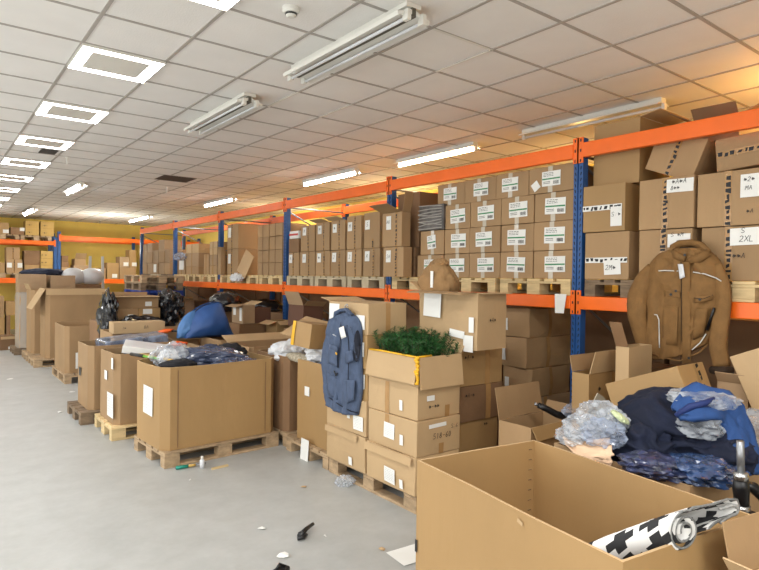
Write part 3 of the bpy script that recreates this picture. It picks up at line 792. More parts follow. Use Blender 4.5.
c.label('F', .05, .05, .08, .06, 0, 'hand'); c.patch('light_top_band', 'F', -.14, .14, .25, .31, CARD_L, .006)

# right of the widest carton: two open cartons on a pallet
pallet(3.52, 4.92, 0, 'pallet with a paper label hanging on its block, under the gold carton', 'w', 'x', 'floor pallets')
cI2 = gaylord('golden bulk carton behind the blue vest with a small square label', 2.97, 4.0, 4.60, 5.22, ZF, .94, CARD_G, .03)
cI2.label('L', -.08, .5, .09, .09, 0, 'hand', .009)
pallet(3.56, 5.78, 0, 'pallet partly hidden right behind the widest carton', 'w', 'x', 'floor pallets')
cI1 = gaylord('brown bulk carton squeezed between the widest carton and the golden one', 2.97, 4.05, 5.44, 6.14, ZF, .93, CARD_D, .05)
tag(MB().box(-.002, .002, -.07, .07, -.1, .1).build('paper_label', PAPER, loc=(2.90, 4.92, .1), rot=(0, .05, 0)), 'white barcode paper hanging on the block of the pallet beside the vest', 'paper')
# second row behind
cQ = gaylord('second-row open carton right behind the widest one, empty inside', 3.0, 4.1, 6.36, 7.02, 0, .93, CARD, .05)
cQ.flap('L', 165, .1, CARD); cQ.flap('B', 70, .2, CARD_L)
cR = gaylord('second-row open carton below the blue tent', 3.0, 4.15, 7.25, 7.95, 0, .93, CARD, .05); cR.flap('F', 160, .12)
cP = gaylord('second-row open carton carrying the long flat carton', 1.98, 3.2, 8.42, 9.16, 0, .97, CARD, .05); cP.flap('F', 172, .14, CARD)
c = Carton('long flat pale carton lying over the rim of an open one', 2.30, 8.42, .975, .66, .3, .15, -.05, m=CARD_L); c.write('F', '8A', .05, .06, .04)
c.write('F', '1~', -.22, .06, .03)
# J: stacks
pallet(3.31, 3.90, 0, 'weathered pallet under the two tall carton stacks, right of the aisle', 'w', 'y', 'floor pallets', .0)
gl = 'cartons stacked on the near pallet, left column'
zs = [ZF, .448, .742, 1.01, 1.293, 1.555]
lb = ['bottom carton of the left column with a lifted dented lid edge', 'second carton up in the left column below the vest hem', 'third carton up in the left column, behind the vest', 'fourth carton up in the left column, behind the vest top', 'topmost carton of the left column with opened pale flap']
for i in range(5):
    dx = [0, .0, .01, .0, .01][i]
    c = Carton(lb[i], 3.085+dx, 4.2, zs[i], .41, .595, zs[i+1]-zs[i]-.002, 0, m=CARD_L if i in (0, 1, 4) else CARD_G, bulge=[.012, .006, .004, .004, .004][i], group=gl)
    if i == 0:
        c.patch('lid_edge', 'L', -.29, .2, c.h-.055, c.h-.004, CARD_L, .014); c.label('L', .1, .06, .05, .07, 0, 'hand')
    if i == 1: c.label('L', .2, .1, .14, .12, 0, 'print'); c.label('L', .06, .14, .04, .05, 0, 'hand'); c.label('L', -.2, .2, .16, .05, 0, 'hand')
    if i in (2, 3): c.label('L', .24, .16, .06, .12, 0, 'print')
    if i == 4: c.label('L', -.2, .17, .16, .14, 0, 'hand'); c.label('L', .2, .1, .12, .12, 0, 'hand'); c.flap('B', 80, .15, CARD_L); c.tape('F', 0, 0, c.h, .05, TAPE)
cg = 'cartons stacked on the near pallet, right column'
zr = [ZF, .432, .702, .962]
cj = []
for i in range(3):
    c = Carton(['bottom carton of the right column, bulging with a raised lid flap', 'second carton of the right column with handwritten numbers', 'third carton of the right column with brown tape, under the greenery'][i],
               3.10+.012*i, 3.575+[0, .0, .02][i], zr[i], .45, .6, zr[i+1]-zr[i]-.002, [0, 0, .02][i], m=CARD_L, bulge=[.014, .004, .005][i], group=cg)
    cj.append(c)
cj[0].patch('lid_edge', 'L', -.3, .28, .225, .285, CARD_L, .016); cj[0].label('L', .02, .09, .13, .12, -.05, 'print'); cj[0].label('L', .16, .06, .04, .07, 0, 'hand')
cj[1].label('L', -.02, .14, .13, .12, -.03, 'print'); cj[1].label('L', .13, .1, .04, .08, 0, 'hand'); cj[1].tape('L', -.05, .18, .265, .05, TAPE); cj[1].label('F', -.02, .22, .18, .03, .03, 'hand')
cj[1].write('F', '518-60', -.07, .12, .04); cj[1].write('F', 'S:6', .12, .18, .03); cj[1].tape('F', .02, 0, .08, .05, TAPE)
cj[2].tape('L', -.05, 0, .25, .05, TAPE); cj[2].label('L', .12, .09, .035, .08, 0, 'hand'); cj[2].label('F', -.1, .16, .08, .04, 0, 'hand'); cj[2].write('F', '~-~~', -.12, .08, .035); cj[2].tape('F', .08, 0, .09, .05, TAPE)
# opened carton with the greenery
cT = Carton('opened carton on the right column with drooping flaps and yellow liner', 3.115, 3.58, .9635, .46, .6, .215, .02, m=CARD_L, open_=True, wob=.006, wall=.01)
cT.flap('L', 172, .2, CARD_L); cT.flap('F', 174, .24, CARD_L); cT.flap('R', 30, .15, CARD_L)
ln = MB()
for k in range(14):
    z = .215-.19*k/13
    ln.tube([(-.245-.012*math.sin(k), -.29+.008*math.sin(k*2), z), (-.235, -.312-.006*math.cos(k*3), z)], .012, 6)
ln.tube([(-.236, .28, .222), (-.24, .1, .226), (-.238, -.1, .222), (-.24, -.3, .22)], .008, 6); ln.tube([(-.24, -.3, .22), (-.1, -.305, .224)], .008, 6)
ln.build('yellow_liner', YELLOWP, cT.t, smooth=True)
# artificial spruce
t = thing('artificial_spruce', 'dark green artificial spruce branches lying in the opened carton', 'artificial plant', (3.11, 3.58, 1.0))
SPR = mat('spruce needles', (22, 66, 30), .55, rgb2=(52, 112, 52), vscale=18)
stm = MB(); ndl = MB(); rr = random.Random(3)
for b in range(210):
    u = rr.uniform(-.27, .27); v = rr.uniform(-.2, .2)
    hh = .27+.05*math.sin(u*8+1)*math.cos(v*7)
    base = Vector((v*.85, u*.95, .04)); top = Vector((v*1.15+rr.uniform(-.06, .06), u*1.05+rr.uniform(-.07, .07), hh+rr.uniform(-.02, .06)))
    mid = (base+top)/2+Vector((rr.uniform(-.02, .02), rr.uniform(-.02, .02), .02))
    pts = [base, mid, top]; stm.tube(pts, [.003, .002, .002], 4)
    for k in range(46):
        q = .25+.75*k/46; p = (mid.lerp(top, (q-.3)/.7) if q > .3 else base.lerp(mid, q/.3)); ax = (top-base).normalized()
        d = Vector((rr.gauss(0, 1), rr.gauss(0, 1), rr.gauss(0, 1))); d = (d-ax*d.dot(ax)).normalized()+ax*.5; d.normalize()
        l = rr.uniform(.022, .040); s_ = d.cross(Vector((rr.random(), rr.random(), rr.random()))).normalized()*.0024
        ndl.add([p-s_, p+s_, p+d*l+s_*.4, p+d*l-s_*.4], [(0, 1, 2, 3)])
stm.build('stem', mat('spruce stem', (60, 52, 34), .8), t); ndl.build('needles', SPR, t)
# second columns behind
for i, (x0, x1, y0, y1, z0, z1, m_, lb_) in enumerate([
        (3.40, 3.93, 3.4, 3.92, ZF, .33, CARD_G, 'lowest brown carton of the column behind the greenery stack'), (3.40, 3.92, 3.4, 3.92, .332, .59, CARD_G, 'second carton up of the column behind the greenery stack'),
        (3.42, 3.96, 3.38, 3.9, .592, .885, CARD_D, 'reddish brown skewed carton behind the greenery stack'), (3.40, 3.95, 3.38, 3.9, .887, 1.205, CARD_G, 'carton with brown tape right below the big upper carton'),
        (3.36, 3.9, 3.96, 4.5, ZF, .6, CARD, 'large carton behind the left column, at floor'), (3.36, 3.9, 3.96, 4.5, .602, 1.2, CARD, 'large carton behind the left column, upper')]):
    c = Carton(lb_, (x0+x1)/2, (y0+y1)/2, z0, x1-x0, y1-y0, z1-z0, .0, m=m_, bulge=.006)
    if i in (2, 3): c.write('F', '~A-~', -.2, c.h*.7, .035); c.tape('F', .08, 0, c.h, .06, TAPE)
    if i == 1: c.write('F', '~~', .08, .2, .03)
cB = Carton('big dented carton behind the greenery with a square white label on top edge', 3.57, 3.50, 1.207, .36, .64, .45, .05, m=CARD_L, open_=True, wob=.012)
cB.label('L', -.16, .34, .2, .2, -.05, 'hand', .014); cB.label('L', .12, .12, .16, .06, -.1, 'hand', .014); cB.label('L', .27, .2, .05, .12, 0, 'hand', .014); cB.label('L', .24, .05, .1, .13, .0, 'hand', .014)
cB.write('F', '~A~', -.05, .22, .035, off=.016); cB.flap('L', 82, .16, CARD, curl=.2); cB.flap('F', 95, .06, CARD_L); cB.flap('B', 60, .16, CARD_L)
import bmesh
# ------------------------------------------------------------------ soft and crumpled things
def blob(name, loc, size, m, seed=0, amp=.12, freq=3.0, ridge=.5, sub=4, sq=1.0, parent=None, rot=(0, 0, 0), flatb=True, label=None, cat=None, group=None, fine=.03, voro=None, taper=0):
    bm = bmesh.new(); bmesh.ops.create_icosphere(bm, subdivisions=sub, radius=1)
    for v in bm.verts:
        p = v.co.copy()
        q = Vector([math.copysign(abs(c)**sq, c) for c in p])
        s = Vector((seed*7.3, seed*3.1, seed*1.7))
        wv = mn.noise_vector(p*freq*.6+s)
        n1 = mn.noise(p*freq+s+wv*.8); n2 = abs(mn.noise(p*freq*1.3+s*2+wv*1.2))
        d = 1+amp*(n1*(1-ridge)*1.6+(.35-n2)*ridge*2.2)+fine*(1-2*abs(mn.noise(p*freq*4+s)))*.8
        if voro:
            ds, _ = mn.voronoi(p*freq+s+wv*.15)
            ds2, _ = mn.voronoi(p*freq*2.3+s*1.3)
            if voro == 'pillow': d = 1+amp*((ds[1]-ds[0])*1.4-.4)+fine*(ds2[1]-ds2[0]-.3)
            else: d = 1+amp*(.55-ds[0])*1.6+fine*(.5-ds2[0])*2+amp*.5*n1
        tp = 1-taper*max(0, q.z)
        q.x *= tp; q.y *= tp
        q = Vector((q.x*d*size[0]/2, q.y*d*size[1]/2, q.z*d*size[2]/2))
        if flatb and q.z < -size[2]*.38: q.z = -size[2]*.38
        v.co = q
    me = bpy.data.meshes.new(name); bm.to_mesh(me); bm.free(); me.materials.append(m)
    me.polygons.foreach_set('use_smooth', [voro != 'crumple']*len(me.polygons))
    o = bpy.data.objects.new(name, me); COL.objects.link(o); o.location = loc; o.rotation_euler = rot
    if parent: o.parent = parent
    if label: tag(o, label, cat, group)
    return o
def drape(name, pts, wid, m, thick=.02, seed=1, label=None, cat=None, fold=.02, n=10):
    """cloth strip following a spine of 3D points with a width vector, rippled"""
    P_ = []
    k = len(pts)
    for i in range((k-1)*6+1):
        a = min(int(i/6), k-2); f = i/6-a
        p = pts[a].lerp(pts[a+1], f); w = wid[a].lerp(wid[a+1], f)
        row = []
        for j in range(n+1):
            s = j/n-.5
            nn = mn.noise_vector(Vector((s*4+seed, i*.25, 0)))*fold
            row.append(p+w*s+nn+Vector((0, 0, fold*math.sin(s*16+i*.3+seed)*.6)))
        P_.append(row)
    o = MB().grid(P_).build(name, m, None, smooth=True, solid=thick)
    if label: tag(o, label, cat)
    return o

# contents of the widest carton
blob('plastic_bag', (1.98, 5.98, .95), (.42, .36, .26), FILM, 1, .18, 3, .8, voro='crumple', label='bright crumpled clear plastic bag in the widest carton, at the left', cat='plastic bag')
blob('bag_contents', (1.98, 5.99, .93), (.30, .26, .18), PLAST_W, 2, .1, 3, .4, voro='crumple', label='white stuffing inside the clear bag in the widest carton', cat='stuffing')
blob('wrapped_garment', (2.33, 5.86, .925), (.70, .36, .22), SLATE, 3, .2, 2.4, .9, sub=4, fine=.08, rot=(0, .08, -.35), voro='crumple', label='slate blue garment in clear film on top of the widest carton', cat='clothing')
blob('wrapped_garment', (2.52, 5.70, .87), (.5, .3, .14), SLATE, 8, .2, 2.8, .9, sub=4, fine=.08, rot=(0, .05, .1), voro='crumple', label='flat slate garment with striped film at the right of the widest carton', cat='clothing')
blob('black_cloth', (1.92, 5.66, .905), (.34, .22, .1), mat('black cloth', (28, 28, 34), .85), 4, .2, 3, .7, label='black cloth lump at the front left inside the widest carton', cat='clothing')
blob('black_cloth', (2.62, 6.05, .93), (.34, .26, .2), MATS['black cloth'], 5, .2, 3, .7, label='round black cloth bundle at the back of the widest carton', cat='clothing')
blob('dark_blue_cloth', (2.42, 6.1, .93), (.24, .2, .2), mat('dark slate cloth', (56, 62, 84), .85), 15, .2, 3, .7, label='dark blue cloth bit behind the wrapped garment in the widest carton', cat='clothing')
blob('dark_cloth', (2.3, 5.84, .74), (.95, .6, .3), MATS['dark slate cloth'], 6, .12, 3, .7, label='dark clothing filling the widest carton below the wrapped ones', cat='clothing')
a, b = on_z(141, 354.5, .935), on_z(180, 362, .935)
tag(MB().tube([a, b], .014, 10).build('broom_handle', mat('yellow wood', (214, 176, 96), .5), smooth=True), 'yellowish wooden handle lying across the left rim of the widest carton', 'broom handle')
# contents of the carton on the pale pallet
t = thing('plastic_crate_lid', 'white translucent panel sticking out of the three-label carton', 'panel', (2.02, 7.02, .93), (.05, .16, -.3))
MB().box(-.24, .24, -.26, .26, 0, .02).build('panel', PLAST_W, t, bevel=.006); MB().box(-.24, .24, -.28, -.26, -.05, .03).build('edge', PAPER, t, bevel=.006)
blob('wrapped_cloth', (2.2, 7.05, .84), (.8, .55, .16), MATS['dark slate cloth'], 9, .12, 3, .6, label='dark folded cloth filling the carton with three labels', cat='clothing')
t = thing('orange_tool', 'orange plastic handle bracket lying right in the three-label carton', 'tool', (2.38, 6.95, .95), (0, 0, .3))
MB().tube([(-.09, 0, 0), (0, .05, .02), (.09, .02, 0), (.06, -.05, .01), (-.06, -.05, 0), (-.09, 0, 0)], .018, 8).build('grip', ORNP, t, smooth=True)
t = thing('orange_tool', 'orange looped handle with a black rod on the long flat carton', 'tool', (2.62, 8.1, .99), (0, 0, -.15))
MB().tube([(-.12, 0, 0), (-.04, .05, .02), (.06, .02, .02), (-.02, -.04, .01), (-.12, 0, 0)], .02, 8).build('grip', ORNP, t, smooth=True)
MB().tube([(.04, 0, .01), (.5, -.05, .02)], .014, 8).build('rod', BLACK, t, smooth=True)
a, b = on_z(131, 354, .93), on_z(160, 359, .93)
t = thing('garden_shears', 'black and green tool lying on the rim of the three-label carton', 'tool', a)
MB().tube([(0, 0, 0), (b-a)*.45], .018, 8).build('black_grip', BLACK, t, smooth=True); MB().tube([(b-a)*.45, (b-a)], .012, 8).build('green_shaft', mat('lime plastic', (120, 190, 60), .4), t, smooth=True)
# contents of the narrow one: blue wrapped slabs
for i, (x, y, z, r) in enumerate([(1.95, 7.92, .90, .02), (2.28, 7.95, .915, -.06)]):
    t = thing('wrapped_pack', 'blue-grey film-wrapped flat pack in the black-square carton, %s' % ['left', 'right'][i], 'pack', (x, y, z), (0, -.1, r))
    MB().box(-.22, .22, -.26, .26, -.06, .06).build('pack', SLATE, t, bevel=.02)
    MB().box(-.226, .226, -.267, .267, -.066, .067).build('film', FILM_D, t, bevel=.02)
# the golden one behind the vest
for i, (x, y, z, s, m_, lb_) in enumerate([(3.2, 5.05, .98, (.4, .34, .24), PLAST_W, 'white plastic bag bulging from the golden carton, front'), (3.5, 5.1, 1.02, (.42, .4, .26), PLAST_W, 'white plastic bag heaped at the back of the golden carton'),
                                      (3.28, 4.86, .93, (.32, .24, .16), mat('black cloth', (28, 28, 34), .85), 'black cloth beside the white bags, behind the vest'), (3.12, 4.8, .935, (.2, .16, .1), ROYAL, 'small bright blue cloth on the golden carton rim'),
                                      (3.2, 5.7, .94, (.5, .5, .26), PLAST_W, 'white plastic bag over the brown squeezed carton')]):
    blob('plastic_bag' if 'bag' in lb_ else 'cloth', (x, y, z), s, m_, 20+i, .25, 2.6, .8, fine=.06, voro='crumple' if 'bag' in lb_ else None, label=lb_, cat='plastic bag' if 'bag' in lb_ else 'clothing')
blob('yellow_plastic', (3.3, 5.28, 1.05), (.16, .14, .06), YELLOWP, 31, .2, 3, .6, label='small yellow plastic wrapper on the white bags', cat='plastic')
blob('striped_cloth', (3.05, 5.3, .93), (.12, .5, .1), mat('grey knit', (170, 160, 140), .9, .35, 40), 32, .1, 3, .6, label='greyish knitted strip hanging over rims beside the golden carton', cat='cloth')
for (x, y, z, w_, d_, h_) in [(3.5, 4.88, .55, 1.0, .56, .7)]:
    blob('bag_pile', (x, y, z), (w_, d_, h_), PLAST_W, 33, .08, 3, .6, label='white bags packed inside the golden carton below its rim', cat='plastic bag')
yc_ = on_y(318, 345, 4.98)
c = Carton('small carton with yellow tape standing in the golden carton', yc_.x, 5.06, yc_.z-.03, .34, .3, .24, (.06, .1, .1), m=CARD_G); c.patch('yellow_tape', 'L', -.15, -.10, 0, .24, YELLOWP, .006)
tag(MB().box(-.26, .26, -.16, .16, -.003, .003).build('cardboard_sheet', CARD_L, loc=tuple(on_y(307, 328, 5.3)), rot=(.2, -.28, .5)), 'loose pale cardboard flap on top of the white bags', 'cardboard')

# ------------------------------------------------------------------ middle ground behind the row
for i in range(12):
    k = 'WWbdwdwdwlwd'[i] if i < 12 else 'w'
    kk = {11: 'w', 10: 'd', 9: 'b', 8: 'd', 7: 'w', 6: 'd', 5: 'w', 4: 'l', 3: 'w', 2: 'd', 1: 'w', 0: 'd'}[i]
    pallet(3.62, 12.15, .146*i, 'empty pallet in the tall pallet stack, %s from the floor' % (ords[i] if 0 < i < 10 else ['first', 'eleventh', 'topmost'][0 if i == 0 else i-9]), kk, 'y', 'empty pallets in the tall stack', .015)
def cx(label, x0, x1, y0, y1, z0, z1, m=CARD, **k): return Carton(label, (x0+x1)/2, (y0+y1)/2, z0, x1-x0, y1-y0, z1-z0-.003, m=m, **k)
# black film wrapped pallet
pallet(2.62, 9.95, 0, 'pallet under the black-wrapped cartons', 'd', 'x', 'floor pallets')
tb = 'carton in the torn black wrap, '
bw = thing('film_wrapped_load', 'cartons on a pallet loosely wrapped in torn glossy black film', 'wrapped cartons', (2.55, 9.9, ZF))
absorb(cx(tb+'big lower one', 2.08, 2.98, 9.66, 10.3, ZF, 1.04, CARD_D), bw)
c = cx(tb+'left one of the middle pair', 2.25, 2.64, 9.62, 10.2, 1.043, 1.24, CARD); c.label('F', .08, .07, .08, .06, 0, 'hand'); absorb(c, bw)
c = cx(tb+'right one of the middle pair', 2.645, 2.98, 9.62, 10.2, 1.043, 1.24, CARD_G); c.label('F', -.03, .14, .14, .08, 0, 'hand'); absorb(c, bw)
c = cx(tb+'top one with lid ajar', 2.24, 2.95, 9.62, 10.2, 1.243, 1.43, CARD, open_=True); c.label('F', .2, .06, .1, .07, 0, 'hand'); c.flap('F', 96, .1, CARD_L); c.flap('B', 20, .05); absorb(c, bw)
t = bw
blob('film_left', (-.36, -.33, 1.10-ZF), (.26, .5, .8), BLACKF, 41, .3, 2.6, .9, parent=t, fine=.1, voro='crumple')
blob('film_lower', (.05, -.46, .90-ZF), (1.05, .26, .44), BLACKF, 42, .22, 3, .9, parent=t, fine=.1, voro='crumple')
blob('film_right', (.62, -.1, 1.22-ZF), (.42, .7, .6), BLACKF, 43, .28, 2.6, .9, parent=t, fine=.1, voro='crumple')
# blue tent
t = thing('pop_up_tent', 'blue pop-up tent half folded, standing among the cartons', 'tent', (3.08, 7.72, .93))
def tent_sheet(x0, x1, zt, lean, bul, seed, peak):
    P_ = []
    for i in range(19):
        u = i/18; row = []
        pk = .76
        top = zt*((1-(1-u/pk)**2)**.5 if u < pk else max(.02, 1-((u-pk)/(1-pk))**1.15))
        for j in range(13):
            v = j/12
            x = x0+(x1-x0)*u; z = top*v
            y = -bul*math.sin(PI*u)*math.sin(PI*min(1, v*1.05))**.8*1.0+lean*v + nz(u*6+seed, v*5)*.02
            row.append((x, y, z))
        P_.append(row)
    return P_
MB().grid(tent_sheet(-.36, .34, .47, .12, .16, 1, 1.25)).build('front_panel', TENT, t, smooth=True, solid=.006)
MB().grid(tent_sheet(-.36, .34, .47, -.02, -.2, 5, 1.25)).build('rear_panel', TENT, t, smooth=True, solid=.006, loc=(0, .26, 0))
MB().grid(tent_sheet(-.44, -.10, .36, .05, .06, 9, .9)).build('side_panel', TENT_L, t, smooth=True, solid=.006, loc=(0, .06, 0))
s_ = tent_sheet(-.36, .34, .47, .12, .16, 1, 1.25)
MB().tube([r_[-1] for r_ in s_], .009, 6).build('hoop', mat('navy piping', (24, 34, 70), .6), t, smooth=True)
# big carton with white domes, ladder, tarp
cA = cx('brown carton carrying two white domes, behind the tall cartons', 2.66, 3.5, 16.0, 16.7, 0, 1.50, CARD_D)
for i, px in enumerate((74, 92)):
    p = on_y(px, 283, 16.3)
    blob('white_dome', (p.x, 16.35, 1.68), (.56, .5, .46), PLAST_W, 50+i, .04, 1.5, .3, label='big round white plastic-covered dome on brown carton, %s' % ['left', 'right'][i], cat='bundle', fine=.005)
t = thing('ladder', 'silver ladder leaning upright before the cartons at the back wall', 'ladder', (3.72, 17.6, 0))
for s in (-.2, .2): MB().box(s-.03, s+.03, -.03, .03, 0, 2.24).build('rail', mat('light aluminium', (214, 216, 218), .4), t, rot=(0, -.02*s/.2, 0))
for k in range(7): MB().box(-.17, .17, -.018, .018, .25+.27*k, .28+.27*k).build('rung', MATS['light aluminium'], t)
blob('tarp', (2.32, 16.5, 1.77), (.95, .5, .2), mat('dark blue tarp', (36, 44, 68), .6, .2, 6), 55, .25, 3, .8, label='dark blue tarp lying over cartons near the far left', cat='tarp')
cx('pale carton under the dark tarp behind the wrapped stack, left', 1.75, 2.2, 16.2, 16.9, 0, 1.70, CARD_GREY)
cx('pale carton under the dark tarp behind the wrapped stack, right', 2.21, 2.64, 16.2, 16.9, 0, 1.70, CARD)
# jumble between the row and the rack
p0, p1 = on_y(243, 324, 8.3), on_y(272, 324, 8.3); yb_ = on_x(232, 315, p0.x).y; zt_ = on_y(243, 305, 8.3).z
cx('carton base under the two-label carton beyond the second row', p0.x-.05, p1.x, 8.32, yb_, 0, p0.z-.002, CARD_D)
c = cx('carton with two white labels standing in the jumble right of the tent', p0.x, (p0.x+p1.x)/2-.05, 8.3, yb_, p0.z, zt_, CARD_GREY, open_=True); c.label('L', -.1, .18, .1, .12, 0, 'hand'); c.label('L', .12, .14, .08, .2, 0, 'hand'); c.flap('R', 70, .14, CARD_L); c.flap('L', 105, .12, CARD)
cx('dark brown carton beside the two-label carton', (p0.x+p1.x)/2-.045, p1.x, 8.34, yb_, p0.z, zt_-.05, mat('dark brown carton', (104, 72, 56), .8))
q0, q1 = on_y(243, 335, 7.6), on_y(275, 335, 7.6)
c = cx('open low tray carton with dark inside in the jumble', 4.16, 4.46, 7.9, 8.25, .0, on_y(260, 322, 7.9).z, CARD_G, open_=True); c.flap('F', 120, .1, CARD_L); c.flap('L', 110, .14, CARD_L)
r0 = on_x(302, 328, 4.12)
c = Carton('brown carton tipped on its side with a pale raised flap, third bay', r0.x+.16, r0.y+.2, r0.z, .32, .42, .30, (0, .06, 0), m=MATS['dark brown carton'], open_=True); c.flap('L', 25, .2, CARD_GREY); c.flap('F', 50, .1, CARD)
cx('carton base under the tipped brown one', 4.08, 4.44, r0.y-.05, r0.y+.45, 0, r0.z-.03, CARD_D)
blob('black_bag', (4.0, 9.45, 1.3), (.5, .5, .36), BLACKF, 61, .2, 3, .7, label='black plastic bag heaped behind the two-label carton', cat='bag')
cx('carton base under the black bag', 3.6, 4.3, 9.42, 10.0, 0, 1.16, CARD_D)
# under the rack
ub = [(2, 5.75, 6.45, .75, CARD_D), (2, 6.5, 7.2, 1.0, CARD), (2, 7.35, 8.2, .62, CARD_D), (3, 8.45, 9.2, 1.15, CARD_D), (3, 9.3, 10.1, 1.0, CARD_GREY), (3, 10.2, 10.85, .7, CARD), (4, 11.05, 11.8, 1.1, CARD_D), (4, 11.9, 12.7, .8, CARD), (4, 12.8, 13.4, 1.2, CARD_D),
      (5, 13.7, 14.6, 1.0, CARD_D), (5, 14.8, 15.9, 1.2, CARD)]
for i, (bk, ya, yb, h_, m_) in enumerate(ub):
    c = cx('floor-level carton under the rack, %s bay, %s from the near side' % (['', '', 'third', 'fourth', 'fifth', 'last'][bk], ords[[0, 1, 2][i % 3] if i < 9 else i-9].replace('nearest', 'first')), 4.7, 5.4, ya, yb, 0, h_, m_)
    if i % 2 == 0:
        c.flap('L', 70, .15, CARD_L)
blob('grey_sack', (4.85, 7.75, .86), (.5, .5, .5), mat('grey sack', (120, 120, 122), .8), 66, .15, 2, .5, label='grey sack on a carton under the rack, third bay', cat='sack')
blob('black_bundle', (4.9, 9.7, 1.16), (.6, .7, .36), BLACKF, 67, .2, 2, .5, label='black bundle under the mid shelf, fourth bay', cat='bundle')
blob('white_bag_on_shelf', tuple(on_x(237, 279, 4.40)+Vector((0, 0, .02))), (.18, .38, .16), PLAST_W, 68, .25, 3, .8, voro='crumple', label='crumpled white plastic bag on the shelf edge before tall deep cartons', cat='plastic bag')
blob('blue_bag', tuple(on_x(180, 257, 4.42)), (.2, .5, .2), FILM_D, 69, .25, 3, .8, voro='crumple', label='blue and clear plastic bag beside a post, fifth bay', cat='plastic bag')
for i in range(14):   # added rear row of brown cartons, put in to block the lit wall
    ya = .6+1.13*i; 
    hh = [1.49, 1.44, 1.50, 1.46][i % 4]
    if any(abs((ya+.5)-q) < .0 for q in posts): continue
    cx('added rear carton blocking light behind the rack, %s from the near end' % (ords+['eleventh', 'twelfth', 'thirteenth', 'fourteenth'])[i].replace('nearest', 'first'), 5.72, 6.3, ya, ya+1.08, 0, hh, CARD_D, group='added light-blocking cartons in the rear row')
# stack right of the green cartons, under the shelf
hs = [0, .33, .62, .905, 1.205, 1.49]
for i in range(5):
    c = cx('bulging carton of the shadowed stack under the mid shelf, %s from the floor' % ['first', 'second', 'third', 'fourth', 'fifth'][i], 4.60+[-.1, -.06, .02, .0, .0][i], 5.28, 3.62-[0, 0, .01, 0, 0][i], 3.95, hs[i], hs[i+1], CARD if i > 1 else CARD_GREY, bulge=.02, group='bulging cartons in the shadowed stack')
    c.t.rotation_euler.z = [.02, -.03, .05, -.05, .03][i]
    c.tape('F', -.05, 0, c.h, .05, TAPE, .01); c.label('L', -.1, .12, .05, .12, 0, 'hand')
cx('low closed carton behind the hose carton', 3.98, 4.42, 3.2, 3.55, 0, .62, CARD_D)
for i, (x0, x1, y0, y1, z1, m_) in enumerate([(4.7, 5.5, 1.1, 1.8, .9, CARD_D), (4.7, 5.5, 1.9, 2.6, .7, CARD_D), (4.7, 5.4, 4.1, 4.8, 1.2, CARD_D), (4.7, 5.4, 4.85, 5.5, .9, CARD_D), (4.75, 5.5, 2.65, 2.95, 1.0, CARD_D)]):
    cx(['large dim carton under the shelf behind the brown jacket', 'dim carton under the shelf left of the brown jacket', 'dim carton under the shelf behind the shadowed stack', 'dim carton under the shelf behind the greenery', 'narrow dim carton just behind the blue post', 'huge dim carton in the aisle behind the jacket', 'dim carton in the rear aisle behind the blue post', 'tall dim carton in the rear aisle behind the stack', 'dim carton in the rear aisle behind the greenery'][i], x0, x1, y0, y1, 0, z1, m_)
# ------------------------------------------------------------------ right foreground
h0, h1 = on_y(531, 428, 2.68), on_y(575, 426, 2.68)
c = cx('open carton with a black foam hose on it and a tall back flap', h0.x, h1.x, 2.68, 2.98, 0, h0.z, CARD, open_=True)
c.flap('B', 10, .24, CARD); c.flap('F', 150, .1, CARD_G); c.flap('R', 30, .1)
t = thing('foam_hose', 'curved black foam-covered hose lying on the open carton', 'hose', (0, 0, 0))
pp = [on_y(px, py, Y_) for px, py, Y_ in ((538, 405, 2.80), (545, 408, 2.76), (556, 414, 2.72), (566, 417, 2.68), (573, 416, 2.66))]
MB().tube(pp, [.022, .024, .026, .03, .03], 10).build('hose', BLACK, t, smooth=True)
MB().tube([pp[0]+(pp[0]-pp[1])*.5, pp[0]], .012, 8).build('tip', STEEL, t, smooth=True)
blob('dark_film', tuple(on_y(578, 411, 2.6)), (.26, .2, .12), FILM_D, 70, .25, 3, .8, voro='crumple', label='crumpled grey film beside the black hose', cat='plastic bag')
# open cartons in bay 0
u0, u1 = on_y(589, 374, 2.46), on_y(628, 376, 2.46)
c = cx('open pale carton with raised front flap beside the blue post', u0.x, u1.x, 2.46, 2.60, 0, u0.z, CARD_G, open_=True); c.flap('F', 14, .17, CARD_L); c.flap('B', 10, .12, CARD); c.write('F', '~', -.15, c.h-.14, .05); c.tape('F', .05, c.h-.3, c.h-.01, .05, TAPE, .006)
w0, w1 = on_y(629, 347, 2.22), on_y(652, 350, 2.22)
c = cx('pale carton with raised brown flap left of the jacket hem', w0.x, w1.x, 2.22, 2.32, 0, w0.z, CARD_L, open_=True); c.flap('L', 28, .2, CARD_D)
TL, TR = on_x(605, 384, 3.62), on_x(677, 366, 3.62); dL = (TR-TL).length; th_ = math.atan2(TR.z-TL.z, TL.y-TR.y)
tc_ = (TL+TR)/2+Vector((.17, 0, 0)); hh_ = .28
c = Carton('large carton tipped over under the jacket, black tape on its end', tc_.x, tc_.y-math.sin(th_)*hh_, tc_.z-math.cos(th_)*hh_, .34, dL, hh_, (-th_, 0, 0), m=CARD_G)
c.printed_tape('F', .06, 0, .28, .05, False, CARD_G)
cx('carton base carrying the tipped carton under the jacket', 3.64, 3.96, 1.62, 2.1, 0, .74, CARD)
c = cx('open carton under the jacket sleeve at the right', 4.0, 4.42, on_x(748, 400, 4.0).y, on_x(717, 400, 4.0).y, 0, on_x(730, 382, 4.0).z, CARD_GREY, open_=True); c.flap('F', 80, .12, CARD_L); c.flap('L', 40, .08)
k_ = on_x(757, 388, 3.96)
c = Carton('pale carton tilted at the right edge behind the blue cloth', 4.12, k_.y-.12, k_.z-.08, .34, .30, .34, (math.radians(-24), 0, 0), m=CARD_L)
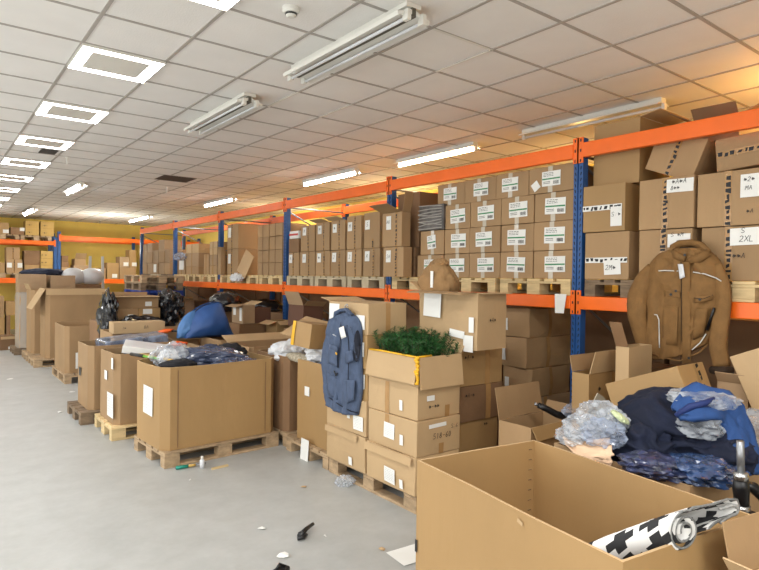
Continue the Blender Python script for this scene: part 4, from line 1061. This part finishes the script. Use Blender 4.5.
cx('carton base under the tilted pale carton at the right edge', 3.76, 4.4, .95, 1.44, 0, k_.z-.16, CARD)
c = cx('small carton at the right edge with a lid, below the tilted one', 3.50, 3.74, 1.22, 1.48, .0, .93, CARD_L)
# the carton of clothes
cK2 = Carton('low wide carton overflowing with navy clothing beside the near one', 3.14, 1.60, 0, .70, .80, .845, math.radians(-6), m=CARD, open_=True, cham=0, wob=.006, wall=.01, name='bulk_carton')
mat('cardboard grey inside', (168, 158, 140), .8); cK2.flap('L', 176, .14, CARD)
blob('clothing_fill', (3.14, 1.6, .68), (.62, .72, .36), DENIM_D, 71, .1, 3, .6, label='dark clothes filling the low wide carton up to the rim', cat='clothing')
def at(px, py, d):   # point on the sight line at a given forward distance
    r = _ray(px, py); return Vector((0, 0, H))+r*(d/FL)
NC = at(672, 428, 3.25)
t = blob('navy_jacket', tuple(NC), (.52, .62, .38), NAVY, 72, .24, 1.6, .8, sub=5, rot=(0, 0, -.6), label='crumpled navy fleece jacket heaped in the low wide carton', cat='clothing', fine=.015)
sv = blob('sleeve', (0, 0, 0), (.30, .42, .26), NAVY, 73, .3, 1.6, .9, sub=5, fine=.015)  # separate navy garment lump of the heap, joined on as a jacket part
sv.parent = t; sv.matrix_parent_inverse = (Matrix.Translation(NC) @ t.rotation_euler.to_matrix().to_4x4()).inverted(); sv.location = at(642, 447, 3.15); sv.rotation_euler = (0, .2, -.6)
blob('navy_jacket', tuple(at(708, 448, 3.05)), (.3, .5, .24), NAVY, 74, .3, 1.6, .9, sub=5, rot=(0, .1, -.6), label='navy garment with a small logo under the blue jacket', cat='clothing', fine=.015)
sh = [at(676, 413, 2.95), at(690, 405, 2.95), at(708, 402, 2.96), at(724, 408, 2.96), at(735, 420, 2.93), at(742, 440, 2.88), at(747, 458, 2.84), at(750, 476, 2.8)]
wd = [FWD*.1+UPV*.03, FWD*.2+UPV*.09, FWD*.2+UPV*.14, FWD*.14+UPV*.14+RGT*.10, FWD*.1+UPV*.12+RGT*.14, FWD*.08+RGT*.17+UPV*.05, FWD*.06+RGT*.15, FWD*.05+RGT*.12]
drape('blue_jacket', sh, wd, ROYAL, .03, 4, 'royal blue garment draped over the navy pile, sleeve hanging right', 'clothing', .014)
tag(MB().tube([at(676, 416, 2.93), at(690, 407, 2.90), at(706, 403, 2.9), at(714, 398, 2.92)], [.014, .018, .016, .008], 8).build('blue_hem', mat('dark royal', (24, 44, 100), .7), smooth=True), 'folded dark blue hem on the front of the draped blue garment', 'clothing')
blob('clear_bag', tuple(at(702, 399, 3.05)), (.3, .34, .1), FILM, 75, .2, 3, .8, voro='crumple', label='clear bag lying on top of the royal blue garment', cat='plastic bag')
blob('clear_bag', tuple(at(698, 424, 2.97)), (.2, .24, .16), FILM, 76, .22, 3, .8, voro='crumple', label='clear bag squeezed between navy and royal blue garments', cat='plastic bag')
blob('clear_bag', tuple(at(757, 440, 3.1)), (.3, .34, .3), FILM, 77, .22, 3, .8, voro='crumple', label='clear bag bulging at the right edge of the photo', cat='plastic bag')
blob('bagged_shirt', tuple(at(655, 466, 2.86)), (.24, .34, .12), mat('plaid navy', (40, 48, 80), .35, .6, 26, .8, 22, coat=.8), 78, .22, 3.0, .9, sub=4, fine=.09, voro='crumple', label='navy patterned shirt in film at the front rim of the carton', cat='clothing')
blob('bagged_shirt', tuple(at(702, 470, 2.78)), (.3, .32, .13), mat('bagged blue', (44, 66, 104), .25, .5, 16, .8, 18, coat=.8), 79, .22, 3.0, .9, sub=4, fine=.09, voro='crumple', label='blue shirt in shiny film at the carton corner', cat='clothing')
for k_, (px_, py_, d_, s_, lb_) in enumerate([(598, 417, 3.3, (.22, .24, .18), 'upper lump'), (583, 428, 3.2, (.2, .22, .14), 'left lump'), (603, 434, 3.12, (.2, .24, .15), 'front lump'), (570, 437, 3.2, (.14, .16, .09), 'small leftmost lump'), (612, 424, 3.2, (.14, .2, .16), 'right lump')]):
    blob('bubble_film', tuple(at(px_, py_, d_)), s_, FILM if k_ != 2 else FILM_D, 80+k_, .22, 2.4, .9, sub=4, fine=.12, voro='crumple', label='crumpled clear film left of the navy jacket, %s of the heap' % lb_, cat='plastic film')
blob('green_paper', tuple(at(620, 417, 3.14)), (.09, .10, .03), mat('pale green paper', (200, 210, 168), .7), 82, .3, 3, .8, rot=(.5, .3, 0), label='pale yellow-green paper between film and navy jacket', cat='paper')
t = drape('kraft_paper', [at(564, 441, 3.2), at(578, 452, 3.12), at(594, 450, 3.08), at(612, 447, 3.02)], [UPV*.03+FWD*.1, UPV*.08+FWD*.08, UPV*.07+FWD*.1, UPV*.08+FWD*.05], PINK, .004, 3, 'pinkish kraft packing paper over the carton edge', 'paper', .01)
drape('kraft_paper', [at(590, 462, 3.05), at(602, 462, 3.02), at(612, 462, 2.98)], [UPV*.05, UPV*.07, UPV*.05], PINK, .004, 9, 'lower scrap of pinkish kraft paper at the film heap', 'paper', .008)
q_ = [on_y(574, 440, 2.03), on_y(612, 436, 2.03), on_y(605, 398, 2.03), on_y(598, 393, 2.03)]
o = MB().hexa([v for v in q_], [v+Vector((0, .006, 0)) for v in q_]).build('flap', MATS['cardboard grey inside'], None)
o.parent = cK2.t; o.matrix_parent_inverse = (Matrix.Translation(cK2.t.location) @ cK2.t.rotation_euler.to_matrix().to_4x4()).inverted()

# near big carton
rk = math.radians(-8)
KC = Vector((2.187, 1.506, 0))
pallet(2.187, 1.50, 0, 'pallet under the nearest large open carton', 'w', 'y', 'floor pallets', 0).rotation_euler = (0, 0, PI/2+rk)
cK = Carton('large empty-looking open carton nearest the camera with a rolled rug', KC.x, KC.y, ZF, .765, 1.17, .745, rk, m=CARD_G, open_=True, cham=0, wob=.005, wall=.012, name='bulk_carton', inm=CARD_G)
cK.patch('black_tape', 'L', -.585, -.568, .30, .36, BLACK, .006)
cK.patch('torn_spot', 'L', .12, .15, .70, .715, CARD_L, .008, rot=-.3)
st = MB()
for i in range(12):
    z = .70-.055*i; st.box(.330, .352, .5688, .5708, z, z+.004, 0)
st.build('staples', METAL, cK.t)
blob('wear_mark', (0, 0, 0), (.01, .01, .01), CARD, 1) if False else None
# rolled rug
RUGM = bpy.data.materials.new('rug weave'); RUGM.use_nodes = True
def rugmat():
    nt = RUGM.node_tree; N = nt.nodes; L = nt.links; b = N['Principled BSDF']; b.inputs['Roughness'].default_value = .85
    uv = N.new('ShaderNodeUVMap'); sp = N.new('ShaderNodeSeparateXYZ'); L.new(uv.outputs[0], sp.inputs[0])
    def M_(op, a, b_=None):
        m = N.new('ShaderNodeMath'); m.operation = op
        for i, q in enumerate((a, b_)):
            if q is None: continue
            if isinstance(q, (int, float)): m.inputs[i].default_value = q
            else: L.new(q, m.inputs[i])
        return m.outputs[0]
    U, V = sp.outputs[0], sp.outputs[1]
    # rotated lattice of stepped crosses
    per = .105
    a = M_('MULTIPLY', M_('ADD', M_('MULTIPLY', U, .92), M_('MULTIPLY', V, .39)), 1/per)
    c = M_('MULTIPLY', M_('ADD', M_('MULTIPLY', V, .92), M_('MULTIPLY', U, -.39)), 1/per)
    fa = M_('ABSOLUTE', M_('SUBTRACT', M_('FRACT', a), .5)); fc = M_('ABSOLUTE', M_('SUBTRACT', M_('FRACT', c), .5))
    st1 = M_('DIVIDE', M_('FLOOR', M_('MULTIPLY', fa, 12)), 12); st2 = M_('DIVIDE', M_('FLOOR', M_('MULTIPLY', fc, 12)), 12)
    d = M_('ADD', st1, st2)
    d = M_('MINIMUM', M_('MULTIPLY', d, 1.25), M_('MINIMUM', M_('MAXIMUM', M_('MULTIPLY', st1, 2.6), st2), M_('MAXIMUM', M_('MULTIPLY', st2, 2.6), st1)))
    black = M_('LESS_THAN', d, .37)
    mx = N.new('ShaderNodeMix'); mx.data_type = 'RGBA'; L.new(black, mx.inputs[0])
    mx.inputs[6].default_value = (.72, .71, .69, 1); mx.inputs[7].default_value = (.018, .018, .02, 1)
    L.new(mx.outputs[2], b.inputs['Base Color'])
rugmat()
t = thing('rolled_rug', 'rolled white rug with black cross pattern in the nearest carton', 'rug', (0, 0, 0))
A_ = on_z(684, 531, .93); B_ = on_z(586, 559, .80); ax = (B_-A_)*.98
e1 = (RGT*.93+FWD*.37).normalized(); e2 = UPV.copy()
prof = []
for i in range(70):   # spiral from inside out
    q = i/69*2*PI*2.35+.6; r = .014+.04*i/69
    prof.append((r*math.cos(-q)*1.0, r*math.sin(-q)))
# loose tail running right and folding back
last = prof[-1]
x0_, y0_ = last
tail = [(.02, .058), (.06, .056), (.11, .056), (.16, .062), (.195, .056), (.205, .035), (.19, .018), (.15, .014), (.11, .004), (.08, -.012)]
tq = []
for i in range(len(tail)-1):
    for k in range(4):
        u = k/4; tq.append((tail[i][0]*(1-u)+tail[i+1][0]*u, tail[i][1]*(1-u)+tail[i+1][1]*u))
# rotate spiral end to the top
ang = math.atan2(tq[0][1], tq[0][0])-math.atan2(y0_, x0_)
prof = [(x*math.cos(ang)-y*math.sin(ang), x*math.sin(ang)+y*math.cos(ang)) for x, y in prof]
prof += tq[1:]
prof = [(x*1.28, y*1.28) for x, y in prof]
G = []; arc = [0]
for i in range(1, len(prof)): arc.append(arc[-1]+math.dist(prof[i], prof[i-1]))
for i, (x, y) in enumerate(prof):
    G.append([tuple(A_+e1*x+e2*y+ax*(j/12)+Vector((0, 0, -.02*(j/12)**2))) for j in range(13)])
mb = MB().grid(G)
o = mb.build('rug_sheet', RUGM, t, smooth=True, solid=.007)
uvl = o.data.uv_layers.new(name='UVMap')
nv = 13; al = ax.length
for poly in o.data.polygons:
    for li in poly.loop_indices:
        vi = o.data.loops[li].vertex_index; uvl.data[li].uv = (arc[vi//nv], (vi % nv)/12*al)
edge = MB()
for off in (0, .0):
    edge.tube([A_+e1*x+e2*y-ax.normalized()*.002 for x, y in prof], .0042, 5)
edge.build('bound_edge', mat('grey binding', (160, 160, 158), .8, .15, 90), t, smooth=True)
MB().tube([A_+e1*x*.6+e2*(y*.6+.008)-ax.normalized()*.001+e1*.1 for x, y in prof[-30:]], .006, 6).build('inner_fold', MATS['grey binding'], t, smooth=True)

# pump stand
pb = on_x(741, 470, 2.74)
t = thing('hand_pump', 'black stand with silver collars and a bare metal tube on top', 'pump', (pb.x, pb.y, 0))
zt_ = on_x(738, 440, 2.74).z
MB().tube([(.02, 0, .02), (.02, 0, zt_-.30)], .022, 12).build('lower_tube', BLACK, t, smooth=True)
MB().tube([(.0, 0, zt_-.16), (.005, 0, zt_-.20), (.01, 0, zt_-.24), (.012, 0, zt_-.28)], [.026, .034, .030, .03], 14).build('body', BLACK, t, smooth=True)
MB().tube([(0, 0, zt_-.165), (0, 0, zt_-.135)], .030, 14).build('collar', METAL, t, smooth=True)
MB().tube([(.012, 0, zt_-.305), (.012, 0, zt_-.275)], .034, 14).build('collar', METAL, t, smooth=True)
MB().tube([(0, 0, zt_-.14), (-.014, 0, zt_)], .015, 12).build('metal_tube', STEEL, t, smooth=True)
MB().tube([(.005, 0, zt_-.19), (.05, -.03, zt_-.2), (.09, -.06, zt_-.25), (.11, -.09, zt_-.31)], [.022, .024, .022, .02], 10).build('side_arm', BLACK, t, smooth=True)
MB().box(-.07, .09, -.07, .07, 0, .03).box(-.035, .085, -.06, .05, zt_-.42, zt_-.31).build('base', BLACK, t, bevel=.008)
# low carton at the bottom right corner
c = Carton('open carton with raised flaps at the bottom right corner', 2.36, .50, 0, .62, .52, .80, math.radians(-10), m=CARD_L, open_=True, wob=.006, wall=.008)
c.flap('B', 12, .17, CARD); c.flap('L', 35, .10, CARD_L); c.flap('F', 30, .12, CARD)

# ------------------------------------------------------------------ garments
def garment(name, label, X0, left, right, m, depth=.07, sag=.02, loc_px=None, seed=1, cols=36, rows=44, fold=.012, backs=True):
    def cur(pts, t):
        k = t*(len(pts)-1); i = min(int(k), len(pts)-2); f = k-i
        p0 = pts[max(i-1, 0)]; p1 = pts[i]; p2 = pts[i+1]; p3 = pts[min(i+2, len(pts)-1)]
        return tuple(.5*((2*p1[q])+(-p0[q]+p2[q])*f+(2*p0[q]-5*p1[q]+4*p2[q]-p3[q])*f*f+(-p0[q]+3*p1[q]-3*p2[q]+p3[q])*f**3) for q in (0, 1))
    t = thing(name, label, 'clothing', (0, 0, 0))
    px = []; G = []
    for i in range(rows+1):
        v = i/rows; l = cur(left, v); r = cur(right, v); rp = []; rg = []
        for j in range(cols+1):
            u = j/cols
            x = l[0]+(r[0]-l[0])*u; y = l[1]+(r[1]-l[1])*u + sag*math.sin(PI*u)*v**3
            p = on_x(x, y, X0)
            w = depth*(1-abs(2*u-1)**4.5)*(.6+.4*math.sin(PI*min(1, v*1.1+.1)))
            w += fold*(1-2*abs(nz(u*5+seed+nz(u*2, v*3, seed)*1.5, v*3.2, seed)))*.9 + fold*.5*math.sin(u*20+4*nz(v*2, seed, 2))*v
            w += fold*.4*(1-2*abs(nz(u*12+seed, v*9, 4)))
            edge = min(u, 1-u)*cols
            if edge < 1: w *= .2
            p.x -= w
            rp.append((x, y)); rg.append(p)
        px.append(rp); G.append(rg)
    o = MB().grid(G)
    if backs:
        Bk = [[Vector((X0+.012, p.y, p.z)) for p in row] for row in G]
        o.grid([row[::-1] for row in Bk])
        n = cols+1
        # close the outline
        for i in range(rows): 
            o.add([G[i][0], G[i+1][0], Bk[i+1][0], Bk[i][0]], [(0, 1, 2, 3)]); o.add([G[i][-1], G[i+1][-1], Bk[i+1][-1], Bk[i][-1]], [(0, 3, 2, 1)])
        for j in range(cols):
            o.add([G[0][j], G[0][j+1], Bk[0][j+1], Bk[0][j]], [(0, 3, 2, 1)])
            o.add([G[-1][j], G[-1][j+1], Bk[-1][j+1], Bk[-1][j]], [(0, 1, 2, 3)])
    o.build('shell', m, t, smooth=True, merge=True)
    flat = [(px[i][j], G[i][j]) for i in range(rows+1) for j in range(cols+1)]
    def on(x, y, off=.004):
        b = sorted(flat, key=lambda q: (q[0][0]-x)**2+(q[0][1]-y)**2)[:3]
        ws = [1/(.05+math.dist(q[0], (x, y))) for q in b]
        xw = sum(w_*q[1].x for w_, q in zip(ws, b))/sum(ws)
        p = on_x(x, y, xw-off)
        return p
    return t, on
def seam(parent, on, pts, r, m, name='piping', off=.008, n=5):
    P_ = []
    for a, b in zip(pts[:-1], pts[1:]):
        for k in range(5): P_.append(on(a[0]+(b[0]-a[0])*k/5, a[1]+(b[1]-a[1])*k/5, off))
    P_.append(on(*pts[-1], off))
    return MB().tube(P_, r, n).build(name, m, parent, smooth=True)
def panel(parent, on, q, m, name, off=.006, n=5, solid=.006):
    (a, b, c, d) = q; G = []
    for i in range(n+1):
        v = i/n; row = []
        for j in range(n+1):
            u = j/n
            x = (a[0]*(1-u)+b[0]*u)*(1-v)+(d[0]*(1-u)+c[0]*u)*v; y = (a[1]*(1-u)+b[1]*u)*(1-v)+(d[1]*(1-u)+c[1]*u)*v
            row.append(on(x, y, off))
        G.append(row)
    return MB().grid(G).build(name, m, parent, smooth=True, solid=solid)
def sleeve(parent, path, rad, m, seed=1, name='sleeve', n=18):
    P_ = []
    for a, b in zip(path[:-1], path[1:]):
        for k in range(7): P_.append(a.lerp(b, k/7))
    P_.append(path[-1]); N_ = len(P_)
    for _ in range(2):
        P_ = [P_[0]]+[(P_[i-1]+P_[i]*2+P_[i+1])/4 for i in range(1, N_-1)]+[P_[-1]]
    G = []
    for i, p in enumerate(P_):
        f = i/(N_-1)*(len(rad)-1); a = min(int(f), len(rad)-2); r = rad[a]+(rad[a+1]-rad[a])*(f-a)
        tdir = (P_[min(i+1, N_-1)]-P_[max(i-1, 0)]).normalized(); s1 = tdir.cross(Vector((1, 0, 0))).normalized(); s2 = tdir.cross(s1)
        row = []
        for j in range(n+1):
            q = 2*PI*(j % n)/n
            rr_ = r*(1+.10*(1-2*abs(nz(math.cos(q)*1.2+seed, math.sin(q)*1.2+i*.16, i*.1)))+.02*math.sin(i*.9+3*math.cos(q)))
            row.append(p+s1*math.cos(q)*rr_+s2*math.sin(q)*rr_*.62)
        G.append(row)
    return MB().grid(G).build(name, m, parent, smooth=True, solid=.004)
XC = 4.44
t, on = garment('work_jacket', 'brown canvas work jacket with reflective piping hanging from the shelf cartons', XC,
    [(673, 249), (660, 254), (650, 264), (646, 284), (647, 308), (644, 335), (640, 358)], [(705, 248), (716, 256), (723, 268), (725, 290), (722, 308), (716, 325), (709, 343)], KHAKI, .08, 7, seed=3, fold=.024)
q = on_x(690, 242, XC-.02)
def X(x, y, d=.0): return on_x(x, y, XC-d)
sleeve(t, [X(652, 266, .03), X(644, 280, .03), X(638, 298, .03), X(637, 314, .04), X(641, 332, .02), X(644, 350, .0)], [.03, .066, .078, .074, .06, .048], KHAKI, 2)
sleeve(t, [X(717, 264, .03), X(722, 285, .03), X(723, 305, .03), X(720, 325, .04), X(718, 345, .06), X(721, 366, .06)], [.03, .05, .05, .052, .055, .052], KHAKI, 5)
o = MB().tube([X(712, 370, .06), X(722, 371, .1), X(733, 371, .06)], [.028, .032, .028], 10); o.build('cuff', KHAKI_D, t, smooth=True)
sleeve(t, [X(641, 349, .02), X(642, 356, .0)], [.045, .042], KHAKI_D, 7, 'cuff')
# collar
cp = [X(672, 253, .07), X(673, 248, .05), X(680, 244, .0), X(692, 243, -.02), X(702, 246, .02), X(709, 252, .06)]
MB().tube(cp, [.018, .026, .024, .022, .024, .018], 10, flat=1.5).build('collar', KHAKI, t, smooth=True)
panel(t, lambda x, y, off: X(x, y, .015), [(675, 247), (704, 247), (699, 257), (682, 257)], KHAKI_D, 'collar_lining')
MB().tube([X(672, 252, .075), X(677, 256, .10), X(685, 259, .11)], [.016, .02, .014], 8, flat=1.6).build('collar_lapel', KHAKI, t, smooth=True)
MB().tube([X(709, 252, .075), X(700, 258, .10), X(689, 261, .11)], [.016, .02, .014], 8, flat=1.6).build('collar_lapel', KHAKI, t, smooth=True)
seam(t, on, [(647, 274), (655, 271), (665, 270.5), (678, 271)], .0045, PIPING)
seam(t, on, [(693, 272), (705, 274), (716, 278), (724, 283)], .0045, PIPING)
seam(t, on, [(652, 314), (657, 315), (659, 320), (659.5, 348)], .0045, PIPING)
seam(t, on, [(692, 350), (700, 343), (706, 334)], .0045, PIPING)
panel(t, on, [(682, 262), (690, 262), (691, 362), (682, 364)], KHAKI, 'zip_placket', .010)
seam(t, on, [(681, 262), (681.5, 300), (681, 362)], .003, KHAKI_D, 'stitching', .004)
panel(t, on, [(664, 290), (680, 292), (680, 298), (664, 296)], KHAKI, 'pocket_flap', .012)
panel(t, on, [(694, 297), (713, 295), (712, 300), (694, 303)], KHAKI, 'pocket_flap', .012)
seam(t, on, [(694, 298), (703, 299), (713, 295)], .003, KHAKI_D, 'stitching', .014)
panel(t, on, [(663, 306), (678, 307), (677, 345), (662, 344)], KHAKI, 'pocket', .006)
panel(t, on, [(694, 310), (708, 308), (704, 335), (693, 340)], KHAKI, 'pocket', .006)
for (x, y) in ((671, 294.5), (676, 291), (700, 299.5), (685, 255), (689, 358)):
    p = on(x, y, .016); MB().tube([p, p+Vector((-.006, 0, 0))], .009, 10).build('button', BLACK, t)
MB().tube([on(645, 350, .03), on(660, 357, .01), on(680, 361, .012), on(700, 352, .01), on(709, 343, .01)], [.006]*5, 6).build('hem', KHAKI, t, smooth=True)
panel(t, on, [(678, 264), (683, 264), (685, 277), (680, 279)], PLAST_W, 'tag', .03)
MB().tube([on(707, 330, .02), on(711, 318, .02), on(714, 308, .02)], .01, 6).build('dark_gap', BLACK, t, smooth=True)  # shade of the gap between body and sleeve, put in as a black strip

XV = 2.865
t, on = garment('work_vest', 'slate blue sleeveless work vest with white tag hanging on the left carton column', XV,
    [(337, 317), (330, 320.5), (327, 332), (324, 346), (322.5, 364), (323.5, 384), (327, 403)], [(350, 312), (358, 319), (361.5, 331), (361.5, 350), (362, 370), (362, 392), (358, 415)], DENIM, .05, 3, seed=9, fold=.017)
def V_(x, y, d=0): return on_x(x, y, XV-d)
# armhole
P_ = []
for i in range(9):
    r_ = i/8; P_.append([on(357.0+3.6*r_*math.cos(q_*PI/8)-.6*math.sin(q_*PI/8), 346+16*r_*math.sin(q_*PI/8), .006) for q_ in range(17)])
MB().grid(P_).build('armhole_lining', DENIM_D, t, smooth=True, solid=.003)
seam(t, on, [(350, 327), (354, 336), (354.5, 350), (358, 362)], .005, DENIM, 'armhole_edge', .004)
cp = [V_(335, 319, .04), V_(336, 313, .04), V_(341, 310.5, .0), V_(347, 310, .01), V_(351, 314, .04)]
MB().tube(cp, [.014, .018, .016, .018, .014], 10, flat=1.4).build('collar', DENIM, t, smooth=True)
panel(t, lambda x, y, off: V_(x, y, .012), [(337, 312), (350, 311), (346.5, 326), (341.5, 325)], DENIM_D, 'collar_lining')
MB().tube([V_(344.5, 312, .02), V_(345, 306, .01), V_(347, 304, .01), V_(348, 307, .01)], .005, 6).build('hanger_hook', METAL, t, smooth=True)
panel(t, on, [(339, 328), (343.5, 326), (346, 337), (341.5, 339)], PAPER, 'tag', .03)
seam(t, on, [(341, 322), (340, 345), (338, 368)], .004, DENIM_D, 'zip', .003)
seam(t, on, [(347, 325), (349, 350), (348, 380), (347, 408)], .0035, DENIM_D, 'stitching', .002)
panel(t, on, [(329, 345), (337, 349), (337, 367), (328, 363)], DENIM, 'pocket', .010)
panel(t, on, [(329, 343), (337.5, 347), (337.5, 351), (329, 347)], DENIM, 'pocket_flap', .016)
panel(t, on, [(345, 352), (352, 350), (354, 360), (346, 364)], DENIM, 'pocket_flap', .010)
panel(t, on, [(326, 372), (337, 378), (337, 400), (328, 394)], DENIM, 'pocket', .008)
panel(t, on, [(346, 380), (355, 380), (354, 400), (346, 404)], DENIM, 'pocket', .008)
seam(t, on, [(334, 371), (336, 376), (337, 373)], .006, BLACK, 'strap', .012)
panel(t, on, [(335.5, 352), (337, 353), (337, 355), (335.5, 354)], YELLOWP, 'badge', .014)
seam(t, on, [(327, 396), (338, 404), (350, 411), (358, 413)], .005, DENIM_D, 'hem', .002)
seam(t, on, [(330, 333), (336, 336)], .004, PIPING, 'piping', .006)
# bunched brown jacket on the big carton
t = thing('brown_jacket', 'folded brown jacket with a tag perched on the big dented carton', 'clothing', (3.5, 3.72, 1.63))
blob('shell', (0, 0, .11), (.2, .40, .36), mat('tan canvas', (150, 116, 76), .85, .12, 8, .3, 60), 91, .14, 2, .9, sq=.75, parent=t, taper=.45)
blob('collar', (-.01, -.04, .27), (.10, .15, .08), MATS['tan canvas'], 92, .14, 3, .6, parent=t, voro='crumple')
MB().box(-.11, -.104, -.05, -.02, .06, .2).build('tag', PAPER, t, rot=(0, 0, 0))
# paper hanging on the beam joint
tag(MB().hexa([(-.002, -.04, -.17), (.002, -.04, -.17), (.002, .05, -.17), (-.002, .05, -.17)], [(-.002, -.06, 0), (.002, -.06, 0), (.002, .06, 0), (-.002, .06, 0)]).build('paper_label', PAPER, loc=(4.448, 3.155, 1.645), rot=(0, .03, 0)), 'white paper label stuck on the mid beam beside the blue post', 'paper')

# ------------------------------------------------------------------ things on the floor
def fl_(px, py, z=0): return on_z(px, py, z)
p = [fl_(386, 553), fl_(418, 544), fl_(436, 556), fl_(404, 567)]
tag(MB().add([tuple(v+Vector((0, 0, .003+.004*(i % 2)))) for i, v in enumerate(p)], [(0, 1, 2, 3)]).build('paper_sheet', PAPER, solid=.001), 'white sheet of paper on the floor beside the nearest carton', 'paper')
blob('crumpled_film', tuple(fl_(345, 481, .03)), (.16, .14, .09), FILM, 101, .3, 3.4, .9, voro='crumple', label='crumpled clear plastic on the floor before the left column pallet', cat='plastic bag', fine=.1)
p = fl_(300, 536, .02); q = fl_(313, 524, .025)
t = thing('plastic_clip', 'black plastic clip with a long lever lying on the floor', 'plastic part', p)
MB().tube([(0, 0, 0), (q-p)*.5+Vector((0, 0, .01)), (q-p)], [.022, .014, .012], 8).build('lever', BLACK, t, smooth=True)
MB().tube([(-.03, -.02, -.002), (.01, -.03, 0), (.04, -.01, 0), (.03, .02, .01), (0, .01, .01)], .014, 8).build('clip', BLACK, t, smooth=True)
p = fl_(281, 571, .03)
t = thing('black_pouch', 'black object lying at the bottom edge of the floor', 'plastic part', p)
MB().box(-.05, .05, -.035, .035, -.03, .02).build('case', BLACK, t, bevel=.012, rot=(0, 0, .5)); MB().tube([(-.03, 0, .02), (0, .02, .035), (.03, .0, .02)], .008, 8).build('loop', BLACK, t, smooth=True)
p = fl_(176, 468, .018); q = fl_(200, 464, .018)
t = thing('screwdriver', 'screwdriver with a green handle before the widest carton', 'tool', p)
d = (q-p); MB().tube([(0, 0, 0), d*.5], .016, 10).build('handle', TEAL, t, smooth=True); MB().tube([d*.5, d*.8], .012, 8).build('wood_grip', MATS['yellow wood'], t, smooth=True); MB().tube([d*.8, d*1.25], .006, 6).build('blade', STEEL, t, smooth=True)
p = fl_(202, 468)
t = thing('white_bottle', 'small white spray bottle standing before the middle pallet', 'bottle', p)
MB().tube([(0, 0, 0), (0, 0, .07), (0, 0, .08)], [.022, .022, .014], 12).build('bottle', PLAST_W, t, smooth=True); MB().tube([(0, 0, .08), (0, 0, .11)], .012, 10).build('cap', WHITE, t, smooth=True)
p = fl_(220, 467, .008)
tag(MB().box(-.08, .08, -.012, .012, -.008, .008).build('wood_stick', WOOD_L, loc=p, rot=(0, 0, .1)), 'small wooden stick on the floor by the white bottle', 'wood scrap')
rs = random.Random(5)
for i, (px, py, s, lb_) in enumerate([(283, 556, .045, 'white torn scrap above the black object'), (262, 528, .03, 'small white scrap near the floor middle'), (325, 536, .012, 'tiny white crumb right of the clip'), (304, 487, .03, 'beige scrap before the golden carton'), (190, 480, .015, 'tiny crumb left below the screwdriver'),
                                  (122, 423, .05, 'white crumpled scrap by the pale pallet'), (150, 442, .05, 'greyish film scrap at the pale pallet'), (72, 392, .05, 'white scrap left of the dark pallet'), (85, 408, .07, 'flat white film scrap in the left aisle'), (10, 379, .06, 'white scrap in the far left aisle'), (382, 549, .03, 'brown torn scrap beside the paper sheet'), (60, 412, .03, 'pale crumb further left in the aisle'), (92, 380, .05, 'white scrap by the far low-label carton')]):
    p = fl_(px, py, .004); n_ = 7
    vs = [(math.cos(2*PI*k/n_)*s*rs.uniform(.5, 1.1), math.sin(2*PI*k/n_)*s*rs.uniform(.5, 1.1), rs.uniform(-.002, .008)) for k in range(n_)]
    tag(MB().add(vs+[(0, 0, .012)], [(k, (k+1) % n_, n_) for k in range(n_)]).build('paper_scrap', PAPER if 'brown' not in lb_ and 'beige' not in lb_ else CARD_L, loc=p, solid=.001), lb_, 'scrap', 'scraps on the floor')
